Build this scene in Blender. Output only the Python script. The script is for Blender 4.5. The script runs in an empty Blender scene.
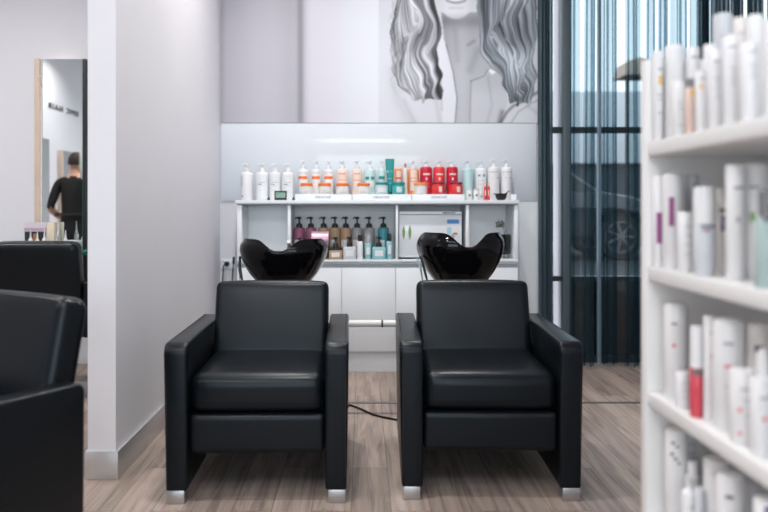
import bpy, bmesh, math, random
import numpy as np
from mathutils import Vector, Matrix
PI = math.pi
random.seed(7)
S = bpy.context.scene
COL = S.collection

# ------------------------------------------------------------------ camera
CAMZ = 1.14
FP = 746.7
cam_d = bpy.data.cameras.new('camera'); cam = bpy.data.objects.new('camera', cam_d); COL.objects.link(cam)
cam.location = (0, 0, CAMZ); cam.rotation_euler = (PI/2, 0, 0)
cam_d.lens = 35; cam_d.sensor_width = 36; cam_d.shift_x = 0.0286; cam_d.shift_y = -0.0638
cam_d.clip_start = .05; cam_d.clip_end = 300
cam_d.dof.use_dof = True; cam_d.dof.focus_distance = 3.75; cam_d.dof.aperture_fstop = 1.7
S.camera = cam
# ------------------------------------------------------------------ world, lights, exposure
w = bpy.data.worlds.new('sky'); S.world = w; w.use_nodes = True
bg = w.node_tree.nodes['Background']
bg.inputs[0].default_value = (.86, .94, 1, 1); bg.inputs[1].default_value = 1.6
S.view_settings.view_transform = 'Standard'; S.view_settings.look = 'None'
S.view_settings.gamma = 1; S.view_settings.use_curve_mapping = False
S.view_settings.exposure = -0.04

def area(name, loc, rot, sx, sy, power, color, spread=PI):
    l = bpy.data.lights.new(name, 'AREA'); l.shape = 'RECTANGLE'; l.size = sx; l.size_y = sy
    l.energy = power; l.color = color; l.spread = spread
    o = bpy.data.objects.new(name, l); o.location = loc; o.rotation_euler = rot; COL.objects.link(o)
    return o
# daylight through the shop window behind the camera and the window on the right of the back wall
area('daylight_front', (-.1, -3.8, 1.75), (PI/2, 0, 0), 4.2, 2.1, 105, (.8, .91, 1))
area('daylight_back', (2.4, 6.1, 1.9), (-PI/2, 0, 0), 2.0, 2.4, 14, (.78, .9, 1))
# unseen ceiling panel added to light the chair backrests (its frame is built below)
area('added_panel_light', (-.2, -.7, 3.455), (0, 0, 0), 2.6, 1.1, 48, (.93, .96, 1))
# downlights in the ceiling (positions shared with the lamp bodies built below)
DOWN = [(-.5, 4.3), (.6, 4.3), (-.3, 2.6), (-2.3, 4.0), (-3.3, 3.6), (-2.6, 1.8), (-.9, .5), (-2.6, -1.2), (2.2, -2.0), (-3.9, .2)]  # a far-left one is added to brighten the left zone
for x, y in DOWN:
    l = bpy.data.lights.new('downlight', 'AREA'); l.shape = 'DISK'; l.size = .16; l.energy = 21; l.color = (1, .955, .92); l.spread = 2.4
    o = bpy.data.objects.new('downlight', l); o.location = (x, y, 3.475); COL.objects.link(o)

# ------------------------------------------------------------------ helpers
def X(px, Y): return (px-362)/FP*Y
def Z(py, Y): return CAMZ-(py-207)/FP*Y
def lin(c):
    return tuple((v/12.92 if v <= .04045 else ((v+.055)/1.055)**2.4) for v in c)
def rgb(r, g, b): return lin((r/255, g/255, b/255))

MATS = {}
def mat(name, col, rough=.5, metal=0, spec=.5, trans=0, emis=0, noise=0, nscale=30, bump=0, bscale=200, alpha=1, coat=0, ior=1.45):
    if name in MATS: return MATS[name]
    m = bpy.data.materials.new(name); m.use_nodes = True
    nt = m.node_tree; p = nt.nodes['Principled BSDF']
    p.inputs['Base Color'].default_value = (*col, 1)
    p.inputs['Roughness'].default_value = rough; p.inputs['Metallic'].default_value = metal
    p.inputs['Specular IOR Level'].default_value = spec; p.inputs['Transmission Weight'].default_value = trans
    p.inputs['Alpha'].default_value = alpha; p.inputs['Coat Weight'].default_value = coat; p.inputs['IOR'].default_value = ior
    if emis:
        p.inputs['Emission Color'].default_value = (*col, 1); p.inputs['Emission Strength'].default_value = emis
    tc = None
    if noise or bump:
        tc = nt.nodes.new('ShaderNodeTexCoord')
    if noise:
        n = nt.nodes.new('ShaderNodeTexNoise'); n.inputs['Scale'].default_value = nscale; n.inputs['Detail'].default_value = 4
        nt.links.new(tc.outputs['Object'], n.inputs['Vector'])
        r = nt.nodes.new('ShaderNodeMix'); r.data_type = 'RGBA'
        r.inputs[6].default_value = (*[max(0, c*(1-noise)) for c in col], 1); r.inputs[7].default_value = (*[min(1, c*(1+noise)) for c in col], 1)
        nt.links.new(n.outputs['Fac'], r.inputs[0]); nt.links.new(r.outputs[2], p.inputs['Base Color'])
    if bump:
        n = nt.nodes.new('ShaderNodeTexNoise'); n.inputs['Scale'].default_value = bscale; n.inputs['Detail'].default_value = 3
        nt.links.new(tc.outputs['Object'], n.inputs['Vector'])
        b = nt.nodes.new('ShaderNodeBump'); b.inputs['Strength'].default_value = bump; b.inputs['Distance'].default_value = .002
        nt.links.new(n.outputs['Fac'], b.inputs['Height']); nt.links.new(b.outputs['Normal'], p.inputs['Normal'])
    MATS[name] = m
    return m

def link(name, me, parent=None, m=None, smooth=True):
    if m is not None:
        for k in (m if isinstance(m, (list, tuple)) else [m]): me.materials.append(k)
    o = bpy.data.objects.new(name, me); COL.objects.link(o)
    if parent is not None: o.parent = parent
    if smooth:
        for p in me.polygons: p.use_smooth = True
    return o

def sharp(me, ang=.7):
    me.set_sharp_from_angle(angle=ang)

class MB:
    """collects shapes into one mesh"""
    def __init__(s): s.bm = bmesh.new()
    def _merge(s, b2, mi=0, M=None):
        if M is not None: bmesh.ops.transform(b2, matrix=M, verts=b2.verts)
        for f in b2.faces: f.material_index = mi
        me = bpy.data.meshes.new('t'); b2.to_mesh(me); b2.free(); s.bm.from_mesh(me); bpy.data.meshes.remove(me)
    def box(s, x0, x1, y0, y1, z0, z1, bev=0, seg=2, mi=0, M=None):
        b = bmesh.new(); bmesh.ops.create_cube(b, size=1)
        bmesh.ops.transform(b, matrix=Matrix.Translation(((x0+x1)/2, (y0+y1)/2, (z0+z1)/2)) @ Matrix.Diagonal((x1-x0, y1-y0, z1-z0, 1)), verts=b.verts)
        if bev: bmesh.ops.bevel(b, geom=b.edges[:], offset=bev, segments=seg, profile=.5, affect='EDGES', clamp_overlap=True)
        s._merge(b, mi, M); return s
    def lathe(s, prof, seg=24, mi=0, M=None, sx=1, sy=1):
        b = bmesh.new(); rings = []
        for r, z in prof:
            if r < 1e-5: rings.append([b.verts.new((0, 0, z))])
            else: rings.append([b.verts.new((r*math.cos(2*PI*k/seg)*sx, r*math.sin(2*PI*k/seg)*sy, z)) for k in range(seg)])
        for a, c in zip(rings, rings[1:]):
            for k in range(seg):
                k2 = (k+1) % seg
                vs = [a[k % len(a)], a[k2 % len(a)], c[k2 % len(c)], c[k % len(c)]]
                u = []
                for v in vs:
                    if v not in u: u.append(v)
                if len(u) > 2: b.faces.new(u)
        s._merge(b, mi, M); return s
    def tube(s, pts, r, seg=8, mi=0, M=None):
        b = bmesh.new(); pts = [Vector(p) for p in pts]; rings = []
        for i, p in enumerate(pts):
            d = (pts[min(i+1, len(pts)-1)]-pts[max(i-1, 0)]).normalized()
            u = d.cross(Vector((0, 0, 1)));
            if u.length < .1: u = d.cross(Vector((0, 1, 0)))
            u.normalize(); v = d.cross(u); rr = r[i] if isinstance(r, (list, tuple)) else r
            rings.append([b.verts.new(p+(u*math.cos(2*PI*k/seg)+v*math.sin(2*PI*k/seg))*rr) for k in range(seg)])
        for a, c in zip(rings, rings[1:]):
            for k in range(seg): b.faces.new((a[k], a[(k+1) % seg], c[(k+1) % seg], c[k]))
        b.faces.new(rings[0][::-1]); b.faces.new(rings[-1])
        s._merge(b, mi, M); return s
    def prism(s, poly, axis, a, c, bev=0, seg=2, mi=0, M=None):
        """poly: 2D points; axis 'x' -> (y,z) outline, 'y' -> (x,z) outline, 'z' -> (x,y) outline"""
        b = bmesh.new()
        def P(q, t):
            return {'x': (t, q[0], q[1]), 'y': (q[0], t, q[1]), 'z': (q[0], q[1], t)}[axis]
        A = [b.verts.new(P(q, a)) for q in poly]; B = [b.verts.new(P(q, c)) for q in poly]
        b.faces.new(A); b.faces.new(B[::-1]); n = len(poly)
        for k in range(n): b.faces.new((A[k], A[(k+1) % n], B[(k+1) % n], B[k]))
        bmesh.ops.recalc_face_normals(b, faces=b.faces)
        if bev:
            ed = [e for e in b.edges if (e.verts[0] in A and e.verts[1] in A) or (e.verts[0] in B and e.verts[1] in B)]
            bmesh.ops.bevel(b, geom=ed, offset=bev, segments=seg, profile=.5, affect='EDGES', clamp_overlap=True)
        s._merge(b, mi, M); return s
    def grid(s, fn, nu, nv, mi=0, closed=False):
        b = bmesh.new(); V = [[b.verts.new(fn(i/(nu if closed else nu-1), j/(nv-1))) for i in range(nu)] for j in range(nv)]
        for j in range(nv-1):
            for i in range(nu if closed else nu-1):
                b.faces.new((V[j][i], V[j][(i+1) % nu], V[j+1][(i+1) % nu], V[j+1][i]))
        s._merge(b, mi); return s
    def cells(s, r, bands, mats):
        """one connected curved label; bands (z0, z1, a0, a1, mi) drawn over material 0"""
        zs = sorted({round(z, 5) for b in bands for z in b[:2]}); an = sorted({round(a, 3) for b in bands for a in b[2:4]})
        aa = []
        for p, q in zip(an, an[1:]):
            n = max(1, int((q-p)/9)); aa += [p+(q-p)*i/n for i in range(n)]
        aa.append(an[-1]); b = bmesh.new()
        V = [[b.verts.new((r*math.sin(math.radians(a)), -r*math.cos(math.radians(a)), z)) for a in aa] for z in zs]
        for j in range(len(zs)-1):
            for i in range(len(aa)-1):
                f = b.faces.new((V[j][i], V[j][i+1], V[j+1][i+1], V[j+1][i])); zc = (zs[j]+zs[j+1])/2; ac = (aa[i]+aa[i+1])/2
                for z0, z1, a0, a1, mi in bands:
                    if z0 < zc < z1 and a0 < ac < a1: f.material_index = mi
        me = bpy.data.meshes.new('t'); b.to_mesh(me); b.free(); s.bm.from_mesh(me); bpy.data.meshes.remove(me); return s
    def patch(s, r, z0, z1, a0, a1, mi=0, seg=10):
        """curved patch on a cylinder, angles in degrees from the side facing -Y"""
        return s.grid(lambda u, v: (r*math.sin(math.radians(a0+(a1-a0)*u)), -r*math.cos(math.radians(a0+(a1-a0)*u)), z0+(z1-z0)*v), seg, 2, mi)
    def build(s, name, m, parent=None, smooth=True, recalc=True, sub=0):
        if recalc: bmesh.ops.recalc_face_normals(s.bm, faces=s.bm.faces)
        me = bpy.data.meshes.new(name); s.bm.to_mesh(me); s.bm.free()
        o = link(name, me, parent, m, smooth)
        if smooth and not sub: sharp(me)
        if sub:
            md = o.modifiers.new('sub', 'SUBSURF'); md.levels = sub; md.render_levels = sub
        return o

def empty(name, loc=(0, 0, 0), rz=0):
    o = bpy.data.objects.new(name, None); COL.objects.link(o); o.location = loc; o.rotation_euler = (0, 0, rz); o.empty_display_size = .1
    return o
def tag(o, label, cat, group=None):
    o['label'] = label; o['category'] = cat
    if group: o['group'] = group
    return o
def thing(name, label, cat, loc=(0, 0, 0), rz=0, group=None):
    return tag(empty(name, loc, rz), label, cat, group)
def struct(o):
    o['kind'] = 'structure'; return o
def copy_tree(o, parent=None):
    c = o.copy(); COL.objects.link(c)
    if parent is not None: c.parent = parent
    for ch in [q for q in o.children]: copy_tree(ch, c)
    return c

# ------------------------------------------------------------------ materials
M_wall = mat('wall_paint', rgb(220, 220, 226), .55, noise=.02, nscale=3, bump=.05, bscale=150)
M_ceil = mat('ceiling_paint', (.8, .8, .8), .7)
M_white = mat('white_laminate', rgb(233, 238, 242), .35, noise=.015, nscale=2)
M_white2 = mat('white_shelf_laminate', rgb(226, 226, 226), .4, noise=.015, nscale=2)
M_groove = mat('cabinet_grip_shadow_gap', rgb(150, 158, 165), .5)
M_splash = mat('back_painted_glass', rgb(214, 221, 228), .05, spec=.35)
M_base = mat('satin_aluminium_skirting', (.66, .67, .69), .32, metal=.8)
M_basewhite = mat('white_skirting', rgb(215, 218, 222), .4)
M_leather = mat('black_leather', (.003, .0045, .0065), .32, spec=.3, bump=.1, bscale=260, noise=.2, nscale=8)
M_leather.node_tree.nodes['Principled BSDF'].inputs['Specular Tint'].default_value = (.86, .94, 1, 1)
M_seam = mat('black_piping', (.008, .009, .01), .5)
M_chrome = mat('brushed_steel', (.5, .5, .51), .35, metal=1, bump=.05, bscale=90)
M_ceramic = mat('black_ceramic', (.003, .003, .004), .06, spec=.28)
M_black = mat('black_plastic', (.012, .013, .015), .4)
M_dark = mat('dark_steel', (.02, .026, .03), .4)
M_alu = mat('aluminium_mullion', (.45, .52, .58), .35, metal=.6)
M_wood = mat('pale_oak', rgb(206, 188, 174), .5, noise=.12, nscale=12)
M_mirror = mat('mirror_silver', (.86, .9, .9), .0, metal=1)
M_glassedge = mat('green_glass_edge', rgb(70, 150, 140), .1, trans=.4)
M_led = mat('led_strip_glow', (1, .9, .8), .5, emis=2.2)
M_lampglow = mat('downlight_diffuser', (1, .93, .84), .5, emis=6)
M_pipe = mat('white_pipe', rgb(222, 222, 220), .3)

def node_floor():
    m = bpy.data.materials.new('floor_planks'); m.use_nodes = True; nt = m.node_tree; p = nt.nodes['Principled BSDF']; N = nt.nodes.new; L = nt.links.new
    tc = N('ShaderNodeTexCoord'); mp = N('ShaderNodeMapping'); mp.inputs['Rotation'].default_value = (0, 0, PI/2); mp.inputs['Location'].default_value = (.3, .04, 0)
    L(tc.outputs['Object'], mp.inputs['Vector'])
    br = N('ShaderNodeTexBrick'); br.inputs['Scale'].default_value = 1; br.inputs['Brick Width'].default_value = 1.25; br.inputs['Row Height'].default_value = .15
    br.inputs['Mortar Size'].default_value = .0012; br.inputs['Mortar Smooth'].default_value = .3; br.offset = .37
    br.inputs['Color1'].default_value = (0, 0, 0, 1); br.inputs['Color2'].default_value = (1, 1, 1, 1); br.inputs['Mortar'].default_value = (.5, .5, .5, 1)
    L(mp.outputs['Vector'], br.inputs['Vector'])
    # grain: noise stretched along the plank, shifted per plank
    m2 = N('ShaderNodeMapping'); m2.inputs['Scale'].default_value = (26, 1.5, 1); L(tc.outputs['Object'], m2.inputs['Vector'])
    add = N('ShaderNodeVectorMath'); add.operation = 'MULTIPLY_ADD'; L(br.outputs['Color'], add.inputs[0]); add.inputs[1].default_value = (7, 3, 5); L(m2.outputs['Vector'], add.inputs[2])
    n1 = N('ShaderNodeTexNoise'); n1.inputs['Scale'].default_value = 1; n1.inputs['Detail'].default_value = 7; n1.inputs['Roughness'].default_value = .62; n1.inputs['Distortion'].default_value = .8; L(add.outputs[0], n1.inputs['Vector'])
    m3 = N('ShaderNodeMapping'); m3.inputs['Scale'].default_value = (90, 3, 1); L(tc.outputs['Object'], m3.inputs['Vector'])
    n2 = N('ShaderNodeTexNoise'); n2.inputs['Scale'].default_value = 1; n2.inputs['Detail'].default_value = 4; L(m3.outputs['Vector'], n2.inputs['Vector'])
    r = N('ShaderNodeValToRGB'); e = r.color_ramp.elements
    e[0].position = .3; e[0].color = (*rgb(116, 104, 99), 1); e[1].position = .75; e[1].color = (*rgb(188, 172, 162), 1)
    k = e.new(.5); k.color = (*rgb(164, 148, 138), 1)
    L(n1.outputs['Fac'], r.inputs['Fac'])
    mx = N('ShaderNodeMix'); mx.data_type = 'RGBA'; mx.blend_type = 'MULTIPLY'; mx.inputs[0].default_value = .25; L(r.outputs['Color'], mx.inputs[6]); L(n2.outputs['Color'], mx.inputs[7])
    rv = N('ShaderNodeMapRange'); rv.inputs['To Min'].default_value = .8; rv.inputs['To Max'].default_value = 1.12; L(br.outputs['Color'], rv.inputs['Value'])
    mv = N('ShaderNodeVectorMath'); mv.operation = 'SCALE'; L(mx.outputs[2], mv.inputs[0]); L(rv.outputs['Result'], mv.inputs['Scale'])
    mm = N('ShaderNodeMix'); mm.data_type = 'RGBA'; L(br.outputs['Fac'], mm.inputs[0]); L(mv.outputs[0], mm.inputs[6]); mm.inputs[7].default_value = (*rgb(80, 72, 68), 1)
    L(mm.outputs[2], p.inputs['Base Color'])
    p.inputs['Roughness'].default_value = .5; p.inputs['Specular IOR Level'].default_value = .3
    b = N('ShaderNodeBump'); b.inputs['Strength'].default_value = .15; b.inputs['Distance'].default_value = .002; L(n1.outputs['Fac'], b.inputs['Height']); L(b.outputs['Normal'], p.inputs['Normal'])
    return m
M_floor = node_floor()

def sheer_mat(name, col, transp, tint):
    m = bpy.data.materials.new(name); m.use_nodes = True; nt = m.node_tree; nt.nodes.remove(nt.nodes['Principled BSDF']); N = nt.nodes.new; L = nt.links.new
    out = nt.nodes['Material Output']
    d = N('ShaderNodeBsdfDiffuse'); d.inputs[0].default_value = (*col, 1)
    t = N('ShaderNodeBsdfTranslucent'); t.inputs[0].default_value = (*col, 1)
    a = N('ShaderNodeMixShader'); a.inputs[0].default_value = .4; L(d.outputs[0], a.inputs[1]); L(t.outputs[0], a.inputs[2])
    tr = N('ShaderNodeBsdfTransparent'); tr.inputs[0].default_value = (*tint, 1)
    b = N('ShaderNodeMixShader'); L(a.outputs[0], b.inputs[1]); L(tr.outputs[0], b.inputs[2])
    # fine weave: openness varies in soft vertical bands
    tc = N('ShaderNodeTexCoord'); mp = N('ShaderNodeMapping'); mp.inputs['Scale'].default_value = (30, 30, .5); L(tc.outputs['Object'], mp.inputs['Vector'])
    n = N('ShaderNodeTexNoise'); n.inputs['Scale'].default_value = 1; L(mp.outputs[0], n.inputs['Vector'])
    r = N('ShaderNodeMapRange'); r.inputs['To Min'].default_value = max(0, transp-.16); r.inputs['To Max'].default_value = min(1, transp+.16); L(n.outputs['Fac'], r.inputs['Value'])
    L(r.outputs[0], b.inputs[0]); L(b.outputs[0], out.inputs['Surface'])
    return m
M_sheer = sheer_mat('sheer_charcoal_voile', (.03, .055, .07), .68, (.84, .95, 1))
M_drape = sheer_mat('dense_charcoal_drape', (.10, .15, .18), .06, (.8, .9, 1))

def pane_mat():
    m = bpy.data.materials.new('window_glass'); m.use_nodes = True; nt = m.node_tree; nt.nodes.remove(nt.nodes['Principled BSDF']); N = nt.nodes.new; L = nt.links.new
    g = N('ShaderNodeBsdfGlossy'); g.inputs['Roughness'].default_value = 0.02; t = N('ShaderNodeBsdfTransparent'); t.inputs[0].default_value = (.93, .96, .97, 1)
    f = N('ShaderNodeFresnel'); f.inputs[0].default_value = 1.45; x = N('ShaderNodeMixShader'); L(f.outputs[0], x.inputs[0]); L(t.outputs[0], x.inputs[1]); L(g.outputs[0], x.inputs[2])
    L(x.outputs[0], nt.nodes['Material Output'].inputs['Surface']); return m
M_pane = pane_mat()

# ------------------------------------------------------------------ the room
YB = 5.43      # back wall
XL, XR, YF, H = -4.5, 3.5, -4.0, 3.5
XW = 1.33      # where the window of the back wall starts
def sbox(name, m, *a, **k):
    return struct(MB().box(*a, **k).build(name, m, smooth=bool(k.get('bev'))))
sbox('floor', M_floor, XL-.1, XR+.1, YF-.1, YB+.12, -.1, 0)
sbox('ceiling', M_ceil, XL-.1, XR+.1, YF-.1, YB+.12, H, H+.1)
sbox('wall_back', M_wall, XL, XW, YB, YB+.12, 0, H)
sbox('wall_back_right', M_wall, 3.42, XR, YB, YB+.12, 0, H)
sbox('wall_left', M_wall, XL-.1, XL, YF, YB, 0, H)
sbox('wall_right', M_wall, XR, XR+.1, YF, YB, 0, H)
b = MB().box(XL, -2.2, YF-.12, YF, 0, H).box(2.8, XR, YF-.12, YF, 0, H).box(-2.2, 2.8, YF-.12, YF, 0, .15).box(-2.2, 2.8, YF-.12, YF, 2.8, H)
struct(b.build('wall_front', M_wall, smooth=False))
# partition beside the chairs
PXR, PXL, PY = -1.032, -1.150, 3.13
sbox('wall_partition', M_wall, PXL, PXR, PY, YB, 0, H)
bb = MB().box(PXL-.006, PXR+.012, PY-.012, PY, 0, .118, bev=.002).box(PXR, PXR+.012, PY, YB, 0, .118, bev=.002).box(PXL-.012, PXL, PY, YB, 0, .118, bev=.002)
struct(bb.build('baseboard_partition', M_base))
sbox('baseboard_back', M_basewhite, XL, PXL-.013, YB-.014, YB, 0, .13, bev=.003)
sbox('trim_3', M_white, X(519, 5.42), XW-.002, YB-.006, YB-.001, .0, 1.183)
sbox('baseboard_left', M_basewhite, XL, XL+.014, YF, YB-.015, 0, .13, bev=.003)
sbox('trim_1', mat('floor_joint_strip', rgb(120, 116, 112), .35, metal=.6), PXR+.02, 3.0, 4.33, 4.36, 0, .003)
# shop window behind the camera
wf = MB()
for x in (-2.17, -.55, 1.15, 2.77): wf.box(x-.03, x+.03, YF-.09, YF-.03, .15, 2.8)
for z in (.18, 2.77): wf.box(-2.14, 2.74, YF-.09, YF-.03, z-.03, z+.03)
wo = struct(wf.build('window_1', M_dark, smooth=False))
MB().box(-2.14, 2.74, YF-.065, YF-.06, .21, 2.74).build('pane', M_pane, wo, smooth=False)
# window of the back wall
wf = MB()
def vbar(p0, p1, m=None): wf.box(X(p0, 5.5), X(p1, 5.5), 5.47, 5.53, 0, H)
wf.box(XW, XW+.045, 5.47, 5.53, 0, H)
vbar(700, 707)
wf.box(3.36, 3.42, 5.47, 5.53, 0, H)
zt = Z(130.3, 5.5); zb = Z(278.5, 5.5)
wf.box(XW, 3.42, 5.472, 5.528, zt-.022, zt+.022); wf.box(XW, 3.42, 5.472, 5.528, zb-.018, zb+.018)
wf.box(XW, 3.42, 5.472, 5.528, 0, .05); wf.box(XW, 3.42, 5.472, 5.528, H-.05, H)
win = struct(wf.build('window_2', M_dark, smooth=False))
MB().box(XW+.04, 3.37, 5.497, 5.503, .05, H-.05).build('pane', M_pane, win, smooth=False)
MB().box(X(561.5, 5.5), X(569.5, 5.5), 5.45, 5.532, 0, H, bev=.004).build('upright', mat('grey_window_upright', (.11, .145, .165), .45), win)
MB().box(X(597, 5.46), X(600.3, 5.46), 5.44, 5.468, 0, H).build('mullion', M_alu, win, smooth=False)
MB().box(X(570, 5.5), 3.37, 5.51, 5.525, .05, zb-.018).build('spandrel_panel', mat('black_spandrel', (.006, .009, .012), .3), win, smooth=False)

# ceiling downlights
for i, (x, y) in enumerate(DOWN):
    t = thing('ceiling_downlight', 'small round recessed downlight in the white ceiling', 'ceiling light', (x, y, 3.478), group='recessed ceiling downlights')
    MB().lathe([(.115, .022), (.115, 0), (.085, 0), (.082, .012)], 24).build('rim', M_chrome, t)
    MB().lathe([(0, .018), (.083, .018)], 24).build('diffuser', M_lampglow, t)

t = thing('added_fill_panel', 'large rectangular white fill light panel added to the unseen ceiling over the styling floor', 'ceiling light', (-.2, -.7, 3.46))  # body of the added fill light, out of view
MB().box(-1.35, -1.3, -.6, .6, 0, .039).box(1.3, 1.35, -.6, .6, 0, .039).box(-1.3, 1.3, -.6, -.55, 0, .039).box(-1.3, 1.3, .55, .6, 0, .039).build('frame', M_white, t, smooth=False)
MB().box(-1.3, 1.3, -.55, .55, .012, .03).build('diffuser', mat('fill_panel_glow', (.93, .96, 1), .5, emis=2), t, smooth=False)

# painted glass splashback
tag(MB().box(X(220.5, 5.42)+.005, X(536.5, 5.42), YB-.011, YB-.003, 1.184, 1.748, bev=.001).build('glass_splashback', M_splash),
    'pale glossy painted glass splashback panel behind the row of hair products', 'splashback')

# ------------------------------------------------------------------ poster
def make_poster():
    x0, x1, y0, y1 = 221., 539.2, -42., 122.8
    W_, H_ = 520, 270
    xs = np.linspace(x0, x1, W_); ys = np.linspace(y0, y1, H_); Xg, Yg = np.meshgrid(xs, ys)
    rng = np.random.RandomState(3)
    def ss(a, b, t): t = np.clip((t-a)/(b-a), 0, 1); return t*t*(3-2*t)
    v = .675+.03*ss(221, 262, Xg)+.03*ss(0, 60, 120-np.abs(Yg-60))
    v -= .15*np.exp(-((Xg-300.5)/3.2)**2)+.04*np.exp(-((Xg-292)/13)**2)
    v += .075*ss(301, 312, Xg)+.07*ss(312, 385, Xg)
    v -= .05*ss(50, -30, Yg)*(Xg < 300)
    v -= .05*np.exp(-((Xg-221)/4)**2)
    v[(Xg > 378) & (Xg < 379)] -= .03
    v[Xg >= 379] = (.84-.02*ss(60, 0, Yg))[Xg >= 379]
    tint = np.zeros((H_, W_))                      # blue shift
    def inpoly(P):
        P = np.array(P, float); c = np.zeros(Xg.shape, bool); n = len(P)
        for i in range(n):
            xa, ya = P[i]; xb, yb = P[(i+1) % n]
            if ya == yb: continue
            k = ((ya > Yg) != (yb > Yg)) & (Xg < (xb-xa)*(Yg-ya)/(yb-ya)+xa); c ^= k
        return c
    def blur(m, n=2):
        m = m.astype(float)
        for _ in range(n):
            m = (np.roll(m, 1, 0)+np.roll(m, -1, 0)+m*2)/4; m = (np.roll(m, 1, 1)+np.roll(m, -1, 1)+m*2)/4
        return m
    def paint(P, val, n=2):
        nonlocal v
        a = blur(inpoly(P), n); v = v*(1-a)+val*a
    def segd(pts):
        D = np.full(Xg.shape, 1e9)
        for (xa, ya), (xb, yb) in zip(pts, pts[1:]):
            t = np.clip(((Xg-xa)*(xb-xa)+(Yg-ya)*(yb-ya))/((xb-xa)**2+(yb-ya)**2+1e-9), 0, 1)
            D = np.minimum(D, np.hypot(Xg-xa-t*(xb-xa), Yg-ya-t*(yb-ya)))
        return D
    def stroke(pts, dv, wd):
        nonlocal v
        v = v+dv*np.exp(-(segd(pts)/wd)**2)
    # jacket shade left of the lapel and folds at the lower right
    stroke([(392, 70), (398, 100), (412, 123)], -.045, 6)
    stroke([(404, 100), (415, 123)], -.04, 2)
    stroke([(436, 100), (440, 123)], -.05, 2.5)
    # neck and chest
    skin = .66+.06*ss(25, 90, Yg)-.13*np.exp(-((Yg-21)/7)**2)-.05*np.exp(-((Xg-444)/5)**2)+.03*np.exp(-((Xg-462)/6)**2)
    paint([(441, 12), (480, 12), (486, 45), (494, 66), (478, 78), (472, 124), (452, 124), (452, 80), (444, 38)], skin, 2)
    stroke([(468, 45), (474, 41)], -.1, 1.6); stroke([(455, 30), (458, 60)], -.04, 3); stroke([(478, 50), (470, 70)], -.06, 4)
    # face
    a = blur((((Xg-456)/22.5)**2+((Yg+16)/35)**2) < 1, 3)
    face = .87-.11*ss(11, 19, Yg)-.1*np.abs((Xg-456)/22)**2
    v = v*(1-a)+face*a
    stroke([(447, .5), (452, 2.3), (456, 2.8), (460, 2.3), (465, .5)], -.26, 1.4)
    stroke([(446, -3), (452, -5), (456, -4.3), (460, -5), (466, -3)], -.25, 1.3)
    stroke([(449, -.8), (463, -.8)], .12, 1.1)
    stroke([(451, -17), (455, -15.5), (461, -17)], -.14, 1.3)
    stroke([(450, 8), (462, 8)], -.07, 1.5)
    for ex in (447, 466): stroke([(ex-4, -33), (ex, -34.5), (ex+4, -33)], -.4, 1.3)
    # lapels
    paint([(487, 71), (497, 64), (506, 75), (507, 105), (500, 124), (470, 124), (471, 81)], .785-.05*ss(100, 80, Yg), 1)
    stroke([(471, 81), (484, 76), (487, 71), (496, 66)], -.14, .9); stroke([(471, 81), (470, 124)], -.09, 1.0); stroke([(488, 77), (492, 105), (487, 123)], -.05, 1.6)
    paint([(488, 71), (497, 64), (501, 68), (492, 75)], .93, 1)
    paint([(441, 35), (446, 45), (450, 58), (453, 72), (457, 98), (455, 124), (443, 124), (441, 98), (438, 66), (436, 62), (438, 50)], .875, 1)
    stroke([(446, 45), (453, 72), (457, 98), (455, 123)], -.2, .9); stroke([(436, 62), (441, 80), (442, 110)], -.1, .9)
    stroke([(500, 124), (507, 112), (513, 106), (524, 101), (538, 92)], -.3, 1.5); stroke([(511, 123), (518, 112), (532, 103), (538, 100)], -.12, 1.0)
    stroke([(502, 112), (499, 123)], -.22, 2.5); stroke([(528, 106), (537, 113)], -.06, 2)
    # hair: two masses of strands between an outer and an inner outline
    def smooth(P, n):
        P = np.array(P, float); d = np.r_[0, np.cumsum(np.hypot(*np.diff(P, axis=0).T))]; t = np.linspace(0, d[-1], n)
        q = np.stack([np.interp(t, d, P[:, 0]), np.interp(t, d, P[:, 1])], 1)
        k = max(3, n//14); ker = np.ones(k)/k
        for c in (0, 1):
            pad = np.r_[np.full(k, q[0, c]), q[:, c], np.full(k, q[-1, c])]; q[:, c] = np.convolve(pad, ker, 'same')[k:-k]
        return q
    def mass(Lp, Rp, seed, base, light):
        nonlocal v, tint
        r = np.random.RandomState(seed); nv, nu = 620, 520
        Lq, Rq = smooth(Lp, nv), smooth(Rp, nv)
        uu = np.linspace(0, 1, nu)[None, :]; vv = np.linspace(0, 1, nv)[:, None]
        wob = .13*np.sin(2*PI*(vv*2.1+uu*1.1))*np.sin(PI*uu)+.06*np.sin(2*PI*(vv*4.1-uu*1.9))*np.sin(PI*uu)
        ue = np.clip(uu+wob, 0, 1)
        px = Lq[:, :1]*(1-ue)+Rq[:, :1]*ue; py = Lq[:, 1:]*(1-ue)+Rq[:, 1:]*ue
        sg = 1 if seed == 2 else -1
        px = px+sg*5.5*np.sin(2*PI*(vv*2.4+uu*.7)+seed)*np.sin(PI*np.clip(vv*.85+.12, 0, 1))*(.12+.88*np.sin(PI*uu))+1.4*np.sin(2*PI*(vv*6.3+uu*2.2))*vv
        py = py+9*np.sin(2*PI*uu*1.2+seed)*np.sin(PI*np.clip(vv, 0, 1))-9*(np.abs(2*uu-1)**3)*vv**3+2*np.sin(2*PI*uu*2.7+vv*5)*vv
        def n1(f, t):
            k = r.rand(int(f)+4); return np.interp(np.clip(t, 0, 1)*(f), np.arange(len(k)), k)
        sh = np.zeros((nv, nu))
        for f, am in ((5, .3), (13, .4), (34, .42), (90, .34)):
            a1, a2 = n1(f, ue), n1(f, np.clip(ue*.9+.05, 0, 1)); k = .5+.5*np.sin(2*PI*(vv*1.7+f*.13)); sh += am*((a1*k+a2*(1-k))-.5)
        glow = light*np.sin(2*PI*(vv*2.1+ue*.55+seed*.2))*np.sin(PI*ue)
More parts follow.
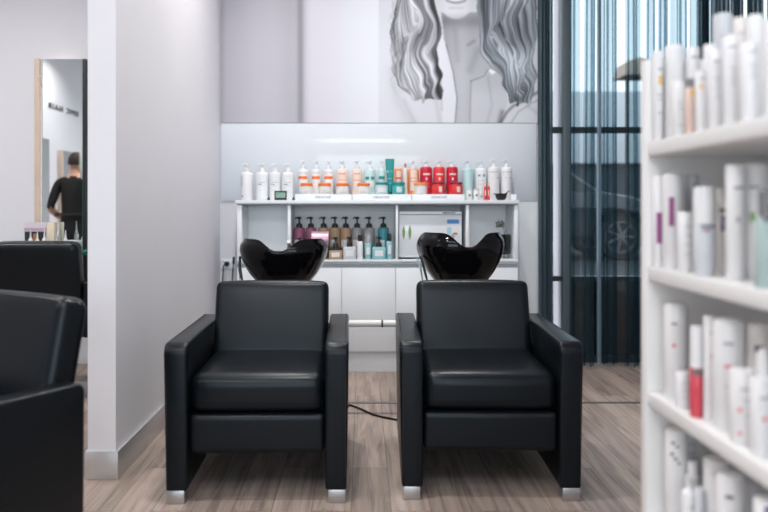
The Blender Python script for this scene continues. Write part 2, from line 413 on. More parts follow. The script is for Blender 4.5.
        val = base+.09+sh*.95+glow-.13*np.exp(-((ue-(1 if seed == 1 else 0))/.18)**2)-.1*np.exp(-((ue-.42)/.07)**2)*np.sin(PI*vv)
        ix = np.round((px-x0)/(x1-x0)*(W_-1)).astype(int); iy = np.round((py-y0)/(y1-y0)*(H_-1)).astype(int)
        ok = (ix >= 0) & (ix < W_) & (iy >= 0) & (iy < H_)
        acc = np.zeros((H_, W_)); cnt = np.zeros((H_, W_)); np.add.at(acc, (iy[ok], ix[ok]), val[ok]); np.add.at(cnt, (iy[ok], ix[ok]), 1)
        m = cnt > 0; hv = np.where(m, acc/np.maximum(cnt, 1), 0); wgt = blur(m, 1); hv2 = blur(hv, 1)/np.maximum(blur(m.astype(float), 1), 1e-3)
        v = np.where(wgt > .05, v*(1-wgt)+np.clip(np.where(m, hv*.6+hv2*.4, hv2), .16, .93)*wgt, v)
        tint = tint+wgt*(.03 if seed == 2 else 0)
    mass([(402, -42), (398, -10), (394, 8), (391, 28), (391, 50), (392, 66), (395, 80), (400, 92), (408, 102)],
         [(440, -42), (434, -10), (435, 5), (441, 18), (440, 34), (436, 47), (439, 62), (441, 74), (441, 88), (442, 103)], 1, .53, .1)
    mass([(472, -42), (478, -12), (477, 6), (480, 26), (480, 40), (485, 54), (490, 64), (499, 74), (502, 84), (504, 94), (507, 104)],
         [(532, -42), (536, -10), (537, 20), (536, 42), (532, 58), (535, 70), (536, 84), (534, 96), (529, 107)], 2, .57, .15)
    for k in range(36):                             # loose strands at the outer edges
        sx = 396+rng.rand()*4; sy = -10+rng.rand()*90; stroke([(sx, sy), (sx-4-rng.rand()*4, sy+8), (sx-2, sy+18)], -.05, .5)
    v[:, -2:] -= .3
    v[Xg > 537.4] = .25
    v = np.clip(v, .05, .97)
    tr = (Xg > 340)
    R = v*np.where(tr, .975, .985)-tint; G = v*np.where(tr, .99, .978)-tint*.3; B = v*np.where(tr, 1.02, 1.02)+.01
    C = np.stack([R, G, B], 2).clip(0, 1); C = np.where(C <= .04045, C/12.92, ((C+.055)/1.055)**2.4)
    Yp = YB-.014
    wx = (xs-362)/FP*Yp; wz = CAMZ-(ys-207)/FP*Yp
    n = W_*H_
    co = np.zeros((H_, W_, 3)); co[:, :, 0] = wx[None, :]; co[:, :, 1] = Yp; co[:, :, 2] = wz[:, None]
    idx = np.arange(n).reshape(H_, W_); a = idx[:-1, :-1].ravel(); b_ = idx[:-1, 1:].ravel(); c = idx[1:, 1:].ravel(); d = idx[1:, :-1].ravel()
    faces = np.stack([a, d, c, b_], 1)
    me = bpy.data.meshes.new('print'); me.from_pydata(co.reshape(-1, 3).tolist(), [], faces.tolist())
    at = me.color_attributes.new('ink', 'FLOAT_COLOR', 'POINT')
    at.data.foreach_set('color', np.concatenate([C.reshape(-1, 3), np.ones((n, 1))], 1).astype(np.float32).ravel())
    m = bpy.data.materials.new('poster_print'); m.use_nodes = True; p = m.node_tree.nodes['Principled BSDF']
    an = m.node_tree.nodes.new('ShaderNodeAttribute'); an.attribute_name = 'ink'; m.node_tree.links.new(an.outputs['Color'], p.inputs['Base Color'])
    p.inputs['Roughness'].default_value = .45; p.inputs['Specular IOR Level'].default_value = .35
    t = thing('wall_poster', 'large grey photo poster of a woman with long wavy hair above the splashback', 'poster', ((wx[0]+wx[-1])/2, YB-.007, 1.75))
    pr = link('print', me, None, m); pr.parent = t; pr.matrix_parent_inverse = Matrix.Translation(-t.location)
    bk = MB().box(wx[0], wx[-1], YB-.0135, YB, float(wz[-1]), float(wz[0]), bev=.001).build('backing_panel', mat('poster_backing', rgb(120, 120, 126), .6), None)
    bk.parent = t; bk.matrix_parent_inverse = Matrix.Translation(-t.location)
make_poster()

# ------------------------------------------------------------------ storage along the back wall
CY = 5.12                                         # cabinet front
cx0, cx1 = X(237, CY), X(518, CY)
t = thing('base_cabinet', 'long white base cabinet with handleless doors under the open shelves', 'cabinet', ((cx0+cx1)/2, CY+.15, 0))
def lbuild(mb, name, m, t, **k):
    """build with world coordinates under a thing placed elsewhere"""
    bmesh.ops.transform(mb.bm, matrix=(Matrix.Rotation(-t.rotation_euler[2], 4, 'Z') @ Matrix.Translation(-t.location)), verts=mb.bm.verts)
    return mb.build(name, m, t, **k)
lbuild(MB().box(cx0, cx1, CY+.02, YB-.004, .15, .762), 'body', M_white, t, smooth=False)
lbuild(MB().box(cx0, cx1, CY+.045, YB-.016, 0, .15), 'plinth', M_white, t, smooth=False)
xs = [237, 288, 341.7, 395.7, 449.7, 518]
for a, c in zip(xs, xs[1:]):
    lbuild(MB().box(X(a, CY)+.0015, X(c, CY)-.0015, CY, CY+.018, .15, .722, bev=.0015), 'door', M_white, t)
lbuild(MB().box(cx0, cx1, CY+.014, CY+.02, .724, .748), 'grip_channel', M_groove, t, smooth=False)
tag(MB().box(cx0, cx1, CY-.004, YB, .764, .778, bev=.0015).build('cabinet_worktop', M_white), 'thin white worktop slab dividing the open shelves from the cabinet doors', 'worktop')
t = thing('open_shelf_unit', 'white open shelf unit with four compartments holding pump bottles and a towel warmer', 'shelf unit', ((cx0+cx1)/2, CY+.15, .779))
sd = [(237, 241.6), (287.6, 290.6), (395.8, 398.2), (466.2, 469), (514.3, 518)]
for a, c in sd:
    lbuild(MB().box(X(a, CY), X(c, CY), CY, YB-.012, .779, 1.152, bev=.001), 'upright', M_white, t)
lbuild(MB().box(X(237, CY), X(518, CY), YB-.011, YB-.001, .779, 1.15), 'back_panel', mat('white_back_panel', rgb(248, 250, 252), .4), t, smooth=False)
ZL = 1.187
lbuild(MB().box(X(236, CY)-.005, X(518.5, CY)+.003, CY-.015, YB-.001, 1.163, ZL, bev=.0015), 'top_shelf', M_white, t)
lbuild(MB().box(X(237, CY), X(518, CY), CY+.004, YB-.001, 1.153, 1.163), 'top_rail', M_groove, t, smooth=False)

# ------------------------------------------------------------------ product builders
PAL = {
 'white': mat('white_bottle_plastic', rgb(226, 226, 228), .3), 'ivory': mat('ivory_bottle_plastic', rgb(222, 218, 214), .35),
 'greyw': mat('pale_grey_plastic', rgb(200, 203, 208), .35), 'ink': mat('grey_print', rgb(120, 120, 128), .6), 'inkl': mat('light_grey_print', rgb(170, 172, 180), .6),
 'orange': mat('orange_print', rgb(240, 120, 50), .45), 'peach': mat('peach_bottle_plastic', rgb(232, 212, 200), .3), 'orangeb': mat('orange_bottle_plastic', rgb(238, 150, 96), .3),
 'red': mat('red_bottle_plastic', rgb(190, 32, 58), .28), 'redl': mat('coral_red_plastic', rgb(222, 62, 66), .28), 'plum': mat('plum_lid', rgb(122, 30, 68), .3),
 'teal': mat('teal_plastic', rgb(20, 140, 140), .3), 'tealc': mat('pale_teal_plastic', rgb(192, 218, 218), .25), 'tealm': mat('mid_teal_plastic', rgb(70, 170, 172), .28),
 'mint': mat('pale_mint_bottle', rgb(170, 210, 210), .3), 'blue': mat('bright_blue_print', rgb(40, 160, 190), .4),
 'mauve': mat('mauve_bottle', rgb(158, 98, 122), .25), 'tan': mat('tan_bottle', rgb(176, 146, 118), .25), 'grey': mat('grey_bottle', rgb(158, 158, 160), .25),
 'aqua': mat('aqua_bottle', rgb(70, 150, 160), .25), 'aqual': mat('light_aqua_bottle', rgb(140, 190, 198), .25), 'black': M_black, 'labelw': mat('white_paper_label', rgb(225, 228, 230), .5),
 'pink': mat('pink_satin', rgb(200, 160, 178), .3, metal=.2), 'magenta': mat('magenta_print', rgb(148, 84, 134), .5), 'purple': mat('purple_print', rgb(96, 56, 130), .45),
 'gold': mat('gold_print', rgb(226, 180, 90), .4), 'blush': mat('blush_beige_tube', rgb(222, 196, 184), .4), 'redclear': mat('clear_red_liquid', rgb(215, 80, 95), .2, trans=.1),
 'green': mat('pale_green_liquid', rgb(174, 194, 192), .2, trans=.1), 'smoke': mat('smoky_clear_plastic', rgb(150, 150, 152), .1, trans=.5), 'clear': mat('clear_plastic', rgb(225, 228, 228), .08, trans=.7),
 'mist': mat('misty_white_pump', rgb(214, 221, 228), .3), 'copper': mat('copper_cap', rgb(190, 120, 100), .3, metal=.5), 'cream': mat('cream_card', rgb(228, 214, 192), .5), 'dgrey': mat('dark_grey_print', rgb(84, 82, 90), .5),
 'gleaf': mat('leaf_green_print', rgb(120, 160, 90), .5), 'bluesk': mat('blue_sticker', rgb(80, 140, 200), .4), 'skyl': mat('light_blue_sticker', rgb(170, 205, 225), .4),
}
def body_prof(r, h, kind):
    if kind == 'round':      # round shoulders
        return [(0, 0), (r*.93, 0), (r, r*.1), (r, h-r*.55), (r*.93, h-r*.28), (r*.7, h-r*.08), (r*.35, h), (0, h)]
    if kind == 'square':
        return [(0, 0), (r*.94, 0), (r, r*.1), (r, h-r*.3), (r*.93, h-r*.12), (r*.75, h-r*.02), (r*.3, h), (0, h)]
    if kind == 'dome':       # tall cap that closes like a dome
        return [(0, 0), (r*.95, 0), (r, r*.08), (r, h-r*.45), (r*.9, h-r*.15), (r*.6, h), (0, h)]
    if kind == 'cyl':
        return [(0, 0), (r*.96, 0), (r, r*.06), (r, h-r*.1), (r*.93, h), (0, h)]
    if kind == 'jar':
        return [(0, 0), (r*.86, 0), (r*.97, h*.12), (r, h*.5), (r*.96, h*.85), (r*.9, h), (0, h)]
    if kind == 'slope':      # sloping shoulder to a narrow neck
        return [(0, 0), (r*.94, 0), (r, r*.1), (r, h-r*1.1), (r*.85, h-r*.6), (r*.42, h-r*.2), (r*.38, h), (0, h)]
def product(name, label, cat, x, y, z, w, h, kind='round', col='white', cap=None, pump=None, bands=(), group=None, body_h=None, seg=24, rz=0, label_c=None):
    """w = diameter, h = whole height; cap = (fraction of height, colour, width factor); pump = (height, colour); bands = (z0, z1 as fractions, half angle, colour)"""
    t = thing(name, label, cat, (x, y, z), rz, group)
    r = w/2; ph = pump[0] if pump else 0; ch = cap[0]*h if cap else 0; bh = h-ph-ch
    MB().lathe(body_prof(r, bh, kind), seg).build('body', PAL[col], t)
    if cap:
        rc = r*cap[2]; MB().lathe([(0, 0), (rc, 0), (rc, ch*.85), (rc*.9, ch), (0, ch)], seg, M=Matrix.Translation((0, 0, bh+.0004))).build('jar_lid' if kind == 'jar' else 'cap', PAL[cap[1]], t)
    if pump:
        q = MB(); pz = bh; rr = r*(.46 if pump[1] == 'black' else .36)
        q.lathe([(0, pz), (rr*1.25, pz), (rr*1.15, pz+ph*.3), (rr*.5, pz+ph*.38), (rr*.32, pz+ph*.4), (rr*.32, pz+ph*.75), (rr*.8, pz+ph*.78), (rr*.85, pz+ph*.93), (0, pz+ph)], 14)
        q.tube([(0, 0, pz+ph*.87), (-r*.55, -r*.1, pz+ph*.9), (-r*.8, -r*.15, pz+ph*.78)], [rr*.4, rr*.3, rr*.22], 6)
        q.build('pump', PAL[pump[1]], t)
    if bands:
        q = MB(); ms = [PAL[col]]; L_ = []
        for z0, z1, a, c, *off in bands:
            if PAL[c] not in ms: ms.append(PAL[c])
            o = off[0] if off else 0
            L_.append((z0*bh, z1*bh, -a+o, a+o, ms.index(PAL[c])))
        q.cells(r+.0006, L_, ms)
        q.build('label', ms, t, recalc=False)
    return t
def shelfitem(name, label, cat, pa, pb, top, Y, z, **k):
    if name == 'shampoo_bottle': k.setdefault('kind', 'square') if k.get('kind') != 'round' else k.update(kind='square')
    """pa, pb: left and right limits seen, top: upper limit"""
    x = X((pa+pb)/2, Y); w = (pb-pa)/FP*Y*.985
    return product(name, label, cat, x, Y, z, w, Z(top, Y)-z, **k)

# ---- on the top shelf, left group
zl = ZL+.0005
for i, (a, c, nm) in enumerate(((240.5, 252.8, 'tall white pump bottle at the far left end of the back shelf top'),
                  (256, 268.4, 'tall white pump bottle second from the left end of the back shelf top'),
                  (269.4, 280.6, 'tall white pump bottle behind the small black framed card'),
                  (281.8, 293.8, 'tall white pump bottle just left of the orange banded products'))):
    shelfitem('shampoo_bottle', nm, 'bottle', a, c, 163.5, 5.3, zl, kind='round', col='white', pump=(.062, 'white'),
              bands=[(.05, .98-.14, 62, 'labelw'), (.62, .64, 30, 'inkl'), (.55, .575, 22, 'ink', -15), (.5, .51, 24, 'inkl'), (.35, .36, 18, 'inkl')] if i else [(.12, .16, 9, 'dgrey', -35), (.5, .85, 5, 'inkl', -40)], group='tall white pump bottles on the shelf top')
t = thing('framed_card', 'small black framed card with a green picture standing before white bottles', 'picture frame', (X(280.6, 5.17), 5.17, zl))
wd = 12.2/FP*5.17; hh = .064
q = MB(); 
for a in ((-wd/2, -wd/2+.008, 0, hh), (wd/2-.008, wd/2, 0, hh), (-wd/2, wd/2, 0, .016), (-wd/2, wd/2, hh-.008, hh)): q.box(a[0], a[1], -.006, .004, a[2], a[3])
q.build('frame', M_black, t, smooth=False)
MB().box(-wd/2+.006, wd/2-.006, -.003, .0, .012, hh-.006).build('picture', mat('green_white_picture', rgb(130, 165, 150), .4, noise=.5, nscale=60), t, smooth=False)
for px, lb in ((268.7, 'tiny black wedge clip beside the black framed card, left one'), (293.6, 'tiny black wedge clip left of the first white display riser')):
    tag(MB().prism([(-.011, 0), (.011, 0), (.002, .022), (-.002, .022)], 'y', -.012, .012).build('price_holder', M_black, smooth=False), lb, 'clip', 'black wedge clips').location = (X(px, 5.15), 5.15, zl)

# ---- display risers with lettering
def text_mesh(s, size, m, ext=.0006, align='CENTER', sp=1):
    cu = bpy.data.curves.new('txt', 'FONT'); cu.body = s; cu.size = size; cu.extrude = ext; cu.align_x = align; cu.align_y = 'CENTER'; cu.space_character = sp
    o = bpy.data.objects.new('txt', cu); COL.objects.link(o)
    me = bpy.data.meshes.new_from_object(o.evaluated_get(bpy.context.evaluated_depsgraph_get()) if False else o)
    bpy.data.objects.remove(o); bpy.data.curves.remove(cu); me.materials.clear(); me.materials.append(m); return me
ZR = 1.2275
RY0, RY1 = 5.135, 5.39
for a, c, tx, lb in ((295, 351.7, 323, 'white display riser under the orange banded jars'), (352.3, 411.5, 381.5, 'white display riser under the teal jars and tube'), (412.1, 464.5, 439, 'white display riser under the red bottles and red jars')):
    t = thing('display_riser', lb, 'display stand', (X((a+c)/2, RY0), (RY0+RY1)/2, zl), group='white display risers')
    hw = (c-a)/2/FP*RY0
    MB().box(-hw, hw, -.1275, .1275, 0, ZR-zl, bev=.002).build('body', M_white, t)
    me = text_mesh('KERASTASE', .021, PAL['ink']); o = link('lettering', me, t, None, smooth=False)
    o.location = (X(tx, RY0)-X((a+c)/2, RY0), -.128, .019); o.rotation_euler = (PI/2, 0, 0)
    wdt = max(v.co.x for v in me.vertices)-min(v.co.x for v in me.vertices); o.scale = (15.5/FP*RY0/wdt, 1, 1)
zr = ZR+.0008
G1 = 'white bottles with an orange band'
for a, c, lb in ((298, 308.4, 'leftmost white bottle with an orange band on the display riser'), (311.3, 321, 'middle one of the white bottles with an orange band'), (323.6, 333.6, 'rightmost white bottle with an orange band beside peach bottles')):
    shelfitem('shampoo_bottle', lb, 'bottle', a, c, 160.5, 5.335, zr, col='white', pump=(.062, 'mist'), group=G1,
              bands=[(.6, .72, 55, 'orange', 0), (.84, .86, 50, 'inkl'), (.45, .47, 40, 'peach'), (.3, .32, 40, 'peach')])
for a, c, lb in ((336.4, 348, 'pale peach bottle with faint print, behind the third orange lidded jar'), (352, 362, 'pale peach bottle with faint print, behind the fourth orange lidded jar')):
    shelfitem('shampoo_bottle', lb, 'bottle', a, c, 160.5, 5.335, zr, col='peach', pump=(.062, 'mist'), group='pale peach bottles',
              bands=[(.8, .83, 38, 'copper'), (.55, .58, 45, 'orange'), (.2, .42, 40, 'ivory')])
shelfitem('shampoo_bottle', 'pale teal bottle with a split blue band, behind the teal lidded clear jar', 'bottle', 364, 375.8, 160.5, 5.335, zr, col='tealc', pump=(.062, 'mist'), bands=[(.58, .7, 20, 'teal', -28), (.58, .7, 20, 'teal', 28), (.3, .5, 40, 'labelw')])
shelfitem('shampoo_bottle', 'narrow pale teal bottle with a blue band left of the teal tube', 'bottle', 377.6, 385.6, 160.5, 5.335, zr, col='tealc', pump=(.062, 'mist'), bands=[(.6, .72, 45, 'teal', 0), (.3, .5, 40, 'labelw')])
# upright teal tube
t = thing('squeeze_tube', 'upright dark teal squeeze tube, tallest of the coloured products', 'tube', (X(389.7, 5.24), 5.24, zr))
hT = Z(158.8, 5.24)-zr; wT = 9.4/FP*5.24/2
def tubef(u, v, k=1):
    a = 2*PI*u; f = v; rx = wT*(.52*(1-f)+1.0*f); ry = .016*(1-f)+.0015*f
    return (rx*math.cos(a)+.005*(1-f), ry*math.sin(a), .016+(hT-.016)*v)
MB().grid(tubef, 24, 8, closed=True).build('body', PAL['teal'], t)
MB().lathe([(0, 0), (.0165, 0), (.0175, .018), (0, .018)], 18, M=Matrix.Translation((.005, 0, 0))).build('cap', mat('dark_teal_cap', rgb(14, 92, 100), .3), t)
q = MB(); q.box(-.02, .018, -.0065, -.0055, hT*.62, hT*.66, M=Matrix.Identity(4)); q.box(-.016, .014, -.0115, -.0105, hT*.44, hT*.455); q.box(-.014, .012, -.0145, -.0135, hT*.3, hT*.31)
q.build('label', PAL['mint'], t, smooth=False)
shelfitem('shampoo_bottle', 'orange bottle just right of the teal tube', 'bottle', 394, 402.5, 168.5, 5.335, zr, col='orangeb', bands=[(.2, .9, 32, 'peach', 5), (.6, .66, 36, 'redl')])
shelfitem('serum_bottle', 'slim white bottle with a copper cap between two orange bottles', 'bottle', 403.2, 407.4, 163.6, 5.27, zr, kind='slope', col='ivory', cap=(.12, 'copper', .55), bands=[(.1, .6, 40, 'peach')])
shelfitem('shampoo_bottle', 'orange bottle with a pale label just left of the red bottles', 'bottle', 407.3, 419, 161, 5.335, zr, col='orangeb', pump=(.058, 'mist'), bands=[(.15, .95, 34, 'peach', 0), (.62, .66, 48, 'orangeb'), (.5, .52, 30, 'copper')])
G2 = 'red bottles on the display riser'
for a, c, cc, lb in ((420, 432.2, 'red', 'leftmost of the three tall red bottles'), (433.2, 445, 'redl', 'middle one of the three tall red bottles, slightly more orange'), (446.2, 458, 'red', 'rightmost of the three tall red bottles')):
    shelfitem('shampoo_bottle', lb, 'bottle', a, c, 161, 5.335, zr, col=cc, pump=(.042, 'mist'), group=G2, bands=[(.7, .76, 34, 'peach'), (.52, .6, 8, 'peach'), (.4, .41, 26, 'peach'), (.33, .34, 26, 'peach'), (.26, .27, 26, 'peach')])
# jars in front
G3 = 'small hair mask jars in the front row'
def jar(a, c, top, lb, col, lid, band=(), lidf=.26): 
    return shelfitem('mask_jar', lb, 'jar', a, c, top, 5.19, zr, kind='jar', col=col, cap=(lidf, lid, .98), group=G3, bands=band)
pb = [(.3, .7, 40, 'labelw'), (.5, .56, 30, 'peach'), (.35, .4, 25, 'peach')]
jar(300, 313, 183.2, 'leftmost white jar with an orange lid', 'ivory', 'orange', pb)
jar(317.8, 331.2, 183.2, 'second from left white jar with an orange lid', 'ivory', 'orange', pb)
jar(335.8, 349, 183.2, 'third from left white jar with an orange lid', 'ivory', 'orange', pb)
jar(356.8, 370.2, 183.2, 'fourth jar with an orange lid, nearest the teal jars', 'ivory', 'orange', pb)
jar(375, 388.2, 182.4, 'pale jar with a teal lid left of the solid teal jar', 'tealc', 'teal', [(.2, .7, 42, 'labelw')], .2)
jar(391.8, 405.2, 182.2, 'solid teal jar under the teal tube', 'tealm', 'teal', [(.2, .8, 24, 'tealc', 5)], .24)
jar(413.5, 427.3, 182.6, 'peach jar with a white label in front of the red bottles', 'peach', 'orangeb', [(.1, .9, 38, 'labelw')], .24)
jar(431.2, 445, 182.4, 'red jar with a plum lid, left one of the pair', 'redl', 'plum', [(.2, .75, 14, 'peach', 15)], .14)
jar(449.2, 462.8, 182.4, 'red jar with a plum lid, right one of the pair', 'redl', 'plum', [(.2, .75, 14, 'peach', 15)], .14)
# right end of the shelf
shelfitem('shampoo_bottle', 'pale mint green bottle just right of the red bottles', 'bottle', 462, 473.6, 160.5, 5.36, zl+.0, col='mint', pump=(.056, 'mist'), bands=[(.1, .88, 26, 'tealc', -5)]).location.y = 5.40-.03
shelfitem('shampoo_bottle', 'white bottle with two blue dots beside the mint green bottle', 'bottle', 475.2, 486.4, 160.5, 5.36, zl, col='white', pump=(.056, 'mist'), bands=[(.74, .8, 14, 'blue', -25), (.73, .81, 12, 'blue', 25), (.6, .61, 40, 'inkl'), (.5, .51, 40, 'inkl')])
for a, c, lb in ((487.8, 499.4, 'tall white bottle right of the blue dotted bottle'), (500.8, 512, 'tall white bottle at the far right end, behind the black bowl')):
    shelfitem('shampoo_bottle', lb, 'bottle', a, c, 159.5, 5.35, zl, col='white', pump=(.055, 'white'), group='tall white bottles at the right end', bands=[(.84, .86, 58, 'inkl'), (.66, .68, 12, 'ink', 35), (.66, .675, 8, 'inkl', -20)])
for a, c, Yj, lb in ((466.3, 472.3, 5.17, 'tiny white pot with a dark rim, left one of two'), (473.2, 479.2, 5.17, 'tiny white pot with a dark rim, right one of two')):
    shelfitem('sample_pot', lb, 'jar', a, c, 188.6, Yj, zl, kind='cyl', col='white', cap=(.16, 'greyw', .9), group='tiny white pots', bands=[(.4, .6, 20, 'ink')])
for a, c, lb in ((483.9, 486.7, 'slim red ampoule with a pale tip, left one'), (487.1, 489.9, 'slim red ampoule with a pale tip, right one')):
    shelfitem('ampoule', lb, 'ampoule', a, c, 182, 5.16, zl, kind='slope', col='redl', cap=(.22, 'peach', .5), group='red ampoules', bands=[(.3, .7, 20, 'peach')])
shelfitem('sample_pot', 'tiny white pot with grey print behind the red ampoules', 'jar', 478.8, 483.4, 191.5, 5.24, zl, kind='cyl', col='white', bands=[(.3, .6, 30, 'inkl')])
t = thing('mixing_bowl', 'small black tint mixing bowl at the right end of the shelf top', 'bowl', (X(501, 5.17), 5.17, zl))
MB().lathe([(0, 0), (.024, 0), (.036, .016), (.042, .04), (.0435, .046), (.039, .045), (.034, .02), (0, .008)], 28).build('bowl', M_black, t)
MB().box(-.052, -.04, -.008, .008, .04, .046, bev=.002).build('lip', M_black, t)
t2 = thing('tint_brush', 'black tint brush lying in the small mixing bowl', 'brush', (X(501, 5.17), 5.17, zl+.012))
MB().tube([(.0, 0, .006), (.035, -.004, .036), (.058, -.006, .055)], [.004, .004, .003], 8).build('handle', M_black, t2)
MB().box(-.014, .004, -.004, .004, 0, .012, bev=.002).build('bristles', mat('dark_bristles', (.02, .02, .02), .8), t2)
tag(MB().box(-.02, .02, -.02, .02, 0, .04, bev=.001).build('sample_box', M_white), 'small plain white box right of the black bowl', 'box').location = (X(513, 5.2), 5.2, zl)

# ---- second compartment: pump bottles
ZC = .7795
G4 = 'pump bottles in the back row of the compartment'
for px, col, lb in ((299.2, 'mauve', 'mauve pump bottle at the left end of the compartment'), (310.9, 'mauve', 'mauve pump bottle second from left, behind the pink cylinder'), (323.6, 'tan', 'tan pump bottle directly behind the pink cylinder'),
                (334.9, 'tan', 'tan pump bottle behind the tan square tub'), (345.8, 'tan', 'tan pump bottle beside the first grey one'), (357.2, 'grey', 'grey pump bottle, left one of the two grey ones'),
                (369, 'grey', 'grey pump bottle, right one of the two grey ones'), (383.3, 'aqua', 'aqua blue pump bottle at the right end of the compartment')):
    shelfitem('pump_bottle', lb, 'pump bottle', px-5.6, px+5.6, 216.4, 5.28, ZC, kind='square', col=col, pump=(.078, 'black'), group=G4, bands=[(.08, .6, 32, 'labelw', -22), (.35, .38, 22, 'ink', -22), (.25, .27, 22, 'ink', -22)])
def tub(a, c, top, ptop, col, lid, lb, Yt=5.17):
    x = X((a+c)/2, Yt); hw = (c-a)/2/FP*Yt; h = Z(top, Yt)-ZC; t = thing('styling_tub', lb, 'pump tub', (x, Yt, ZC), group='square tubs with black pumps')
    MB().box(-hw, hw, -.035, .035, 0, h, bev=.006).build('body', PAL[col], t)
    if lid: MB().box(-hw-.002, hw+.002, -.037, .037, h, h+.014, bev=.003).build('lid', M_black, t)
    z0 = h+(.014 if lid else 0); ph = Z(ptop, Yt)-ZC-z0
    q = MB().lathe([(0, z0), (.02, z0), (.018, z0+ph*.35), (.007, z0+ph*.5), (.007, z0+ph*.75), (.013, z0+ph*.8), (.013, z0+ph), (0, z0+ph)], 14)
    q.tube([(0, 0, z0+ph*.9), (-.022, -.003, z0+ph*.92)], [.006, .004], 6); q.build('pump', M_black, t)
    MB().box(-hw*.62, hw*.62, -.0362, -.0352, h*.25, h*.72).build('label', PAL['labelw'], t, smooth=False)
tub(294, 305, 247.5, 237.5, 'mauve', False, 'mauve square tub with black pump behind the left basin')
tub(314, 325.5, 248, 247.9, 'mauve', True, 'mauve square tub with a flat black lid carrying the pink cylinder')
tub(329, 342.2, 249.6, 237, 'tan', True, 'tan square tub with black lid and pump beside the left basin')
tub(343.2, 356, 246.6, 236.8, 'greyw', False, 'white grey square tub with a black pump')
tub(372.2, 385.6, 246.8, 236.6, 'aqual', False, 'light aqua square tub with a black pump')
for a, c, top, cf, col, lb in ((356.8, 363, 235, .26, 'white', 'small slim white bottle with a black cap among the tubs'), (386.2, 392.4, 233.6, .3, 'aqual', 'small slim aqua bottle with a black cap beside the divider')):
    shelfitem('styling_bottle', lb, 'bottle', a, c, top, 5.17, ZC, kind='cyl', col=col, cap=(cf, 'black', .62), bands=[(.3, .8, 30, 'labelw')], group='small slim styling bottles')
shelfitem('styling_spray', 'slim aqua spray bottle with a clear over cap between the tubs', 'bottle', 364.8, 371.4, 234, 5.17, ZC, kind='cyl', col='aqual', cap=(.36, 'clear', .96), bands=[(.3, .75, 34, 'labelw')])
# pink satin cylinder lying across, on top of the front row
t = thing('pink_cylinder', 'glossy pink cylinder lying on a lidded mauve tub behind the left basin', 'tin', (X(320.2, 5.165), 5.165, 0))
hw = 8.8/FP*5.165
MB().lathe([(0, -hw), (.05, -hw), (.055, -hw+.004), (.055, hw-.004), (.05, hw), (0, hw)], 32, M=Matrix.Translation((0, 0, Z(247.5, 5.165)+.0565)) @ Matrix.Rotation(PI/2, 4, 'Y')).build('body', PAL['pink'], t)

# ---- towel warmer
t = thing('towel_warmer', 'white towel warmer cabinet with green leaf marks in the open shelves', 'towel warmer', (X(430.4, 5.16), 5.29, ZC))
hw = 31.6/FP*5.16; hT = Z(211.2, 5.16)-ZC
MB().box(-hw, hw, -.12, .12, .012, hT, bev=.006).build('body', M_white, t)
MB().box(-hw+.004, hw-.004, -.1212, -.1195, hT-.026, hT-.0195).build('door_gap_shade', M_groove, t, smooth=False)  # grey strip standing in for the shadow line above the door
MB().box(-hw+.002, hw-.002, -.132, -.122, .03, hT-.027, bev=.004).build('door', mat('warmer_door_white', rgb(224, 228, 234), .3), t)
for sx in (-1, 1):
    for sy in (-1, 1): MB().lathe([(0, 0), (.012, 0), (.012, .013), (0, .013)], 12, M=Matrix.Translation((sx*(hw-.03), sy*.09, 0))).build('foot', M_black, t)
def leaf(cx, z0, z1, wd):
    n = 9; P = [(cx+wd*math.sin(PI*i/n), z0+(z1-z0)*i/n) for i in range(n+1)]+[(cx-wd*math.sin(PI*i/n), z0+(z1-z0)*i/n) for i in range(n-1, 0, -1)]; return P
lz0, lz1 = Z(240, 5.16)-ZC, Z(225, 5.16)-ZC
for px in (403.6, 409.8):
    MB().prism(leaf(X(px, 5.16)-t.location.x, lz0, lz1, .0095), 'y', -.1335, -.1325).build('leaf_mark', PAL['gleaf'], t, smooth=False)
MB().box(X(405.2, 5.16)-t.location.x, X(408.4, 5.16)-t.location.x, -.136, -.1325, lz0-.002, lz1-.005, bev=.001).build('handle_plate', M_white, t)
MB().box(X(443, 5.16)-t.location.x, X(449, 5.16)-t.location.x, -.1212, -.1202, hT-.016, hT-.007).box(X(449.3, 5.16)-t.location.x, X(455.6, 5.16)-t.location.x, -.1212, -.1202, hT-.016, hT-.007, mi=1).build('name_strip', [PAL['ink'], mat('sage_print', rgb(140, 160, 135), .5)], t, smooth=False)
a, c = X(447, 5.16)-t.location.x, X(459, 5.16)-t.location.x
MB().box(a, c, -.1335, -.1325, Z(235, 5.16)-ZC, Z(219.5, 5.16)-ZC).box(a, c, -.1342, -.1336, Z(223.6, 5.16)-ZC, Z(219.5, 5.16)-ZC, mi=1).box(a, a+.03, -.1341, -.1336, Z(234, 5.16)-ZC, Z(227, 5.16)-ZC, mi=2).box(c-.04, c-.012, -.1341, -.1336, Z(234.5, 5.16)-ZC, Z(232.5, 5.16)-ZC, mi=3).build('sticker', [PAL['labelw'], PAL['bluesk'], PAL['skyl'], PAL['copper']], t, smooth=False)
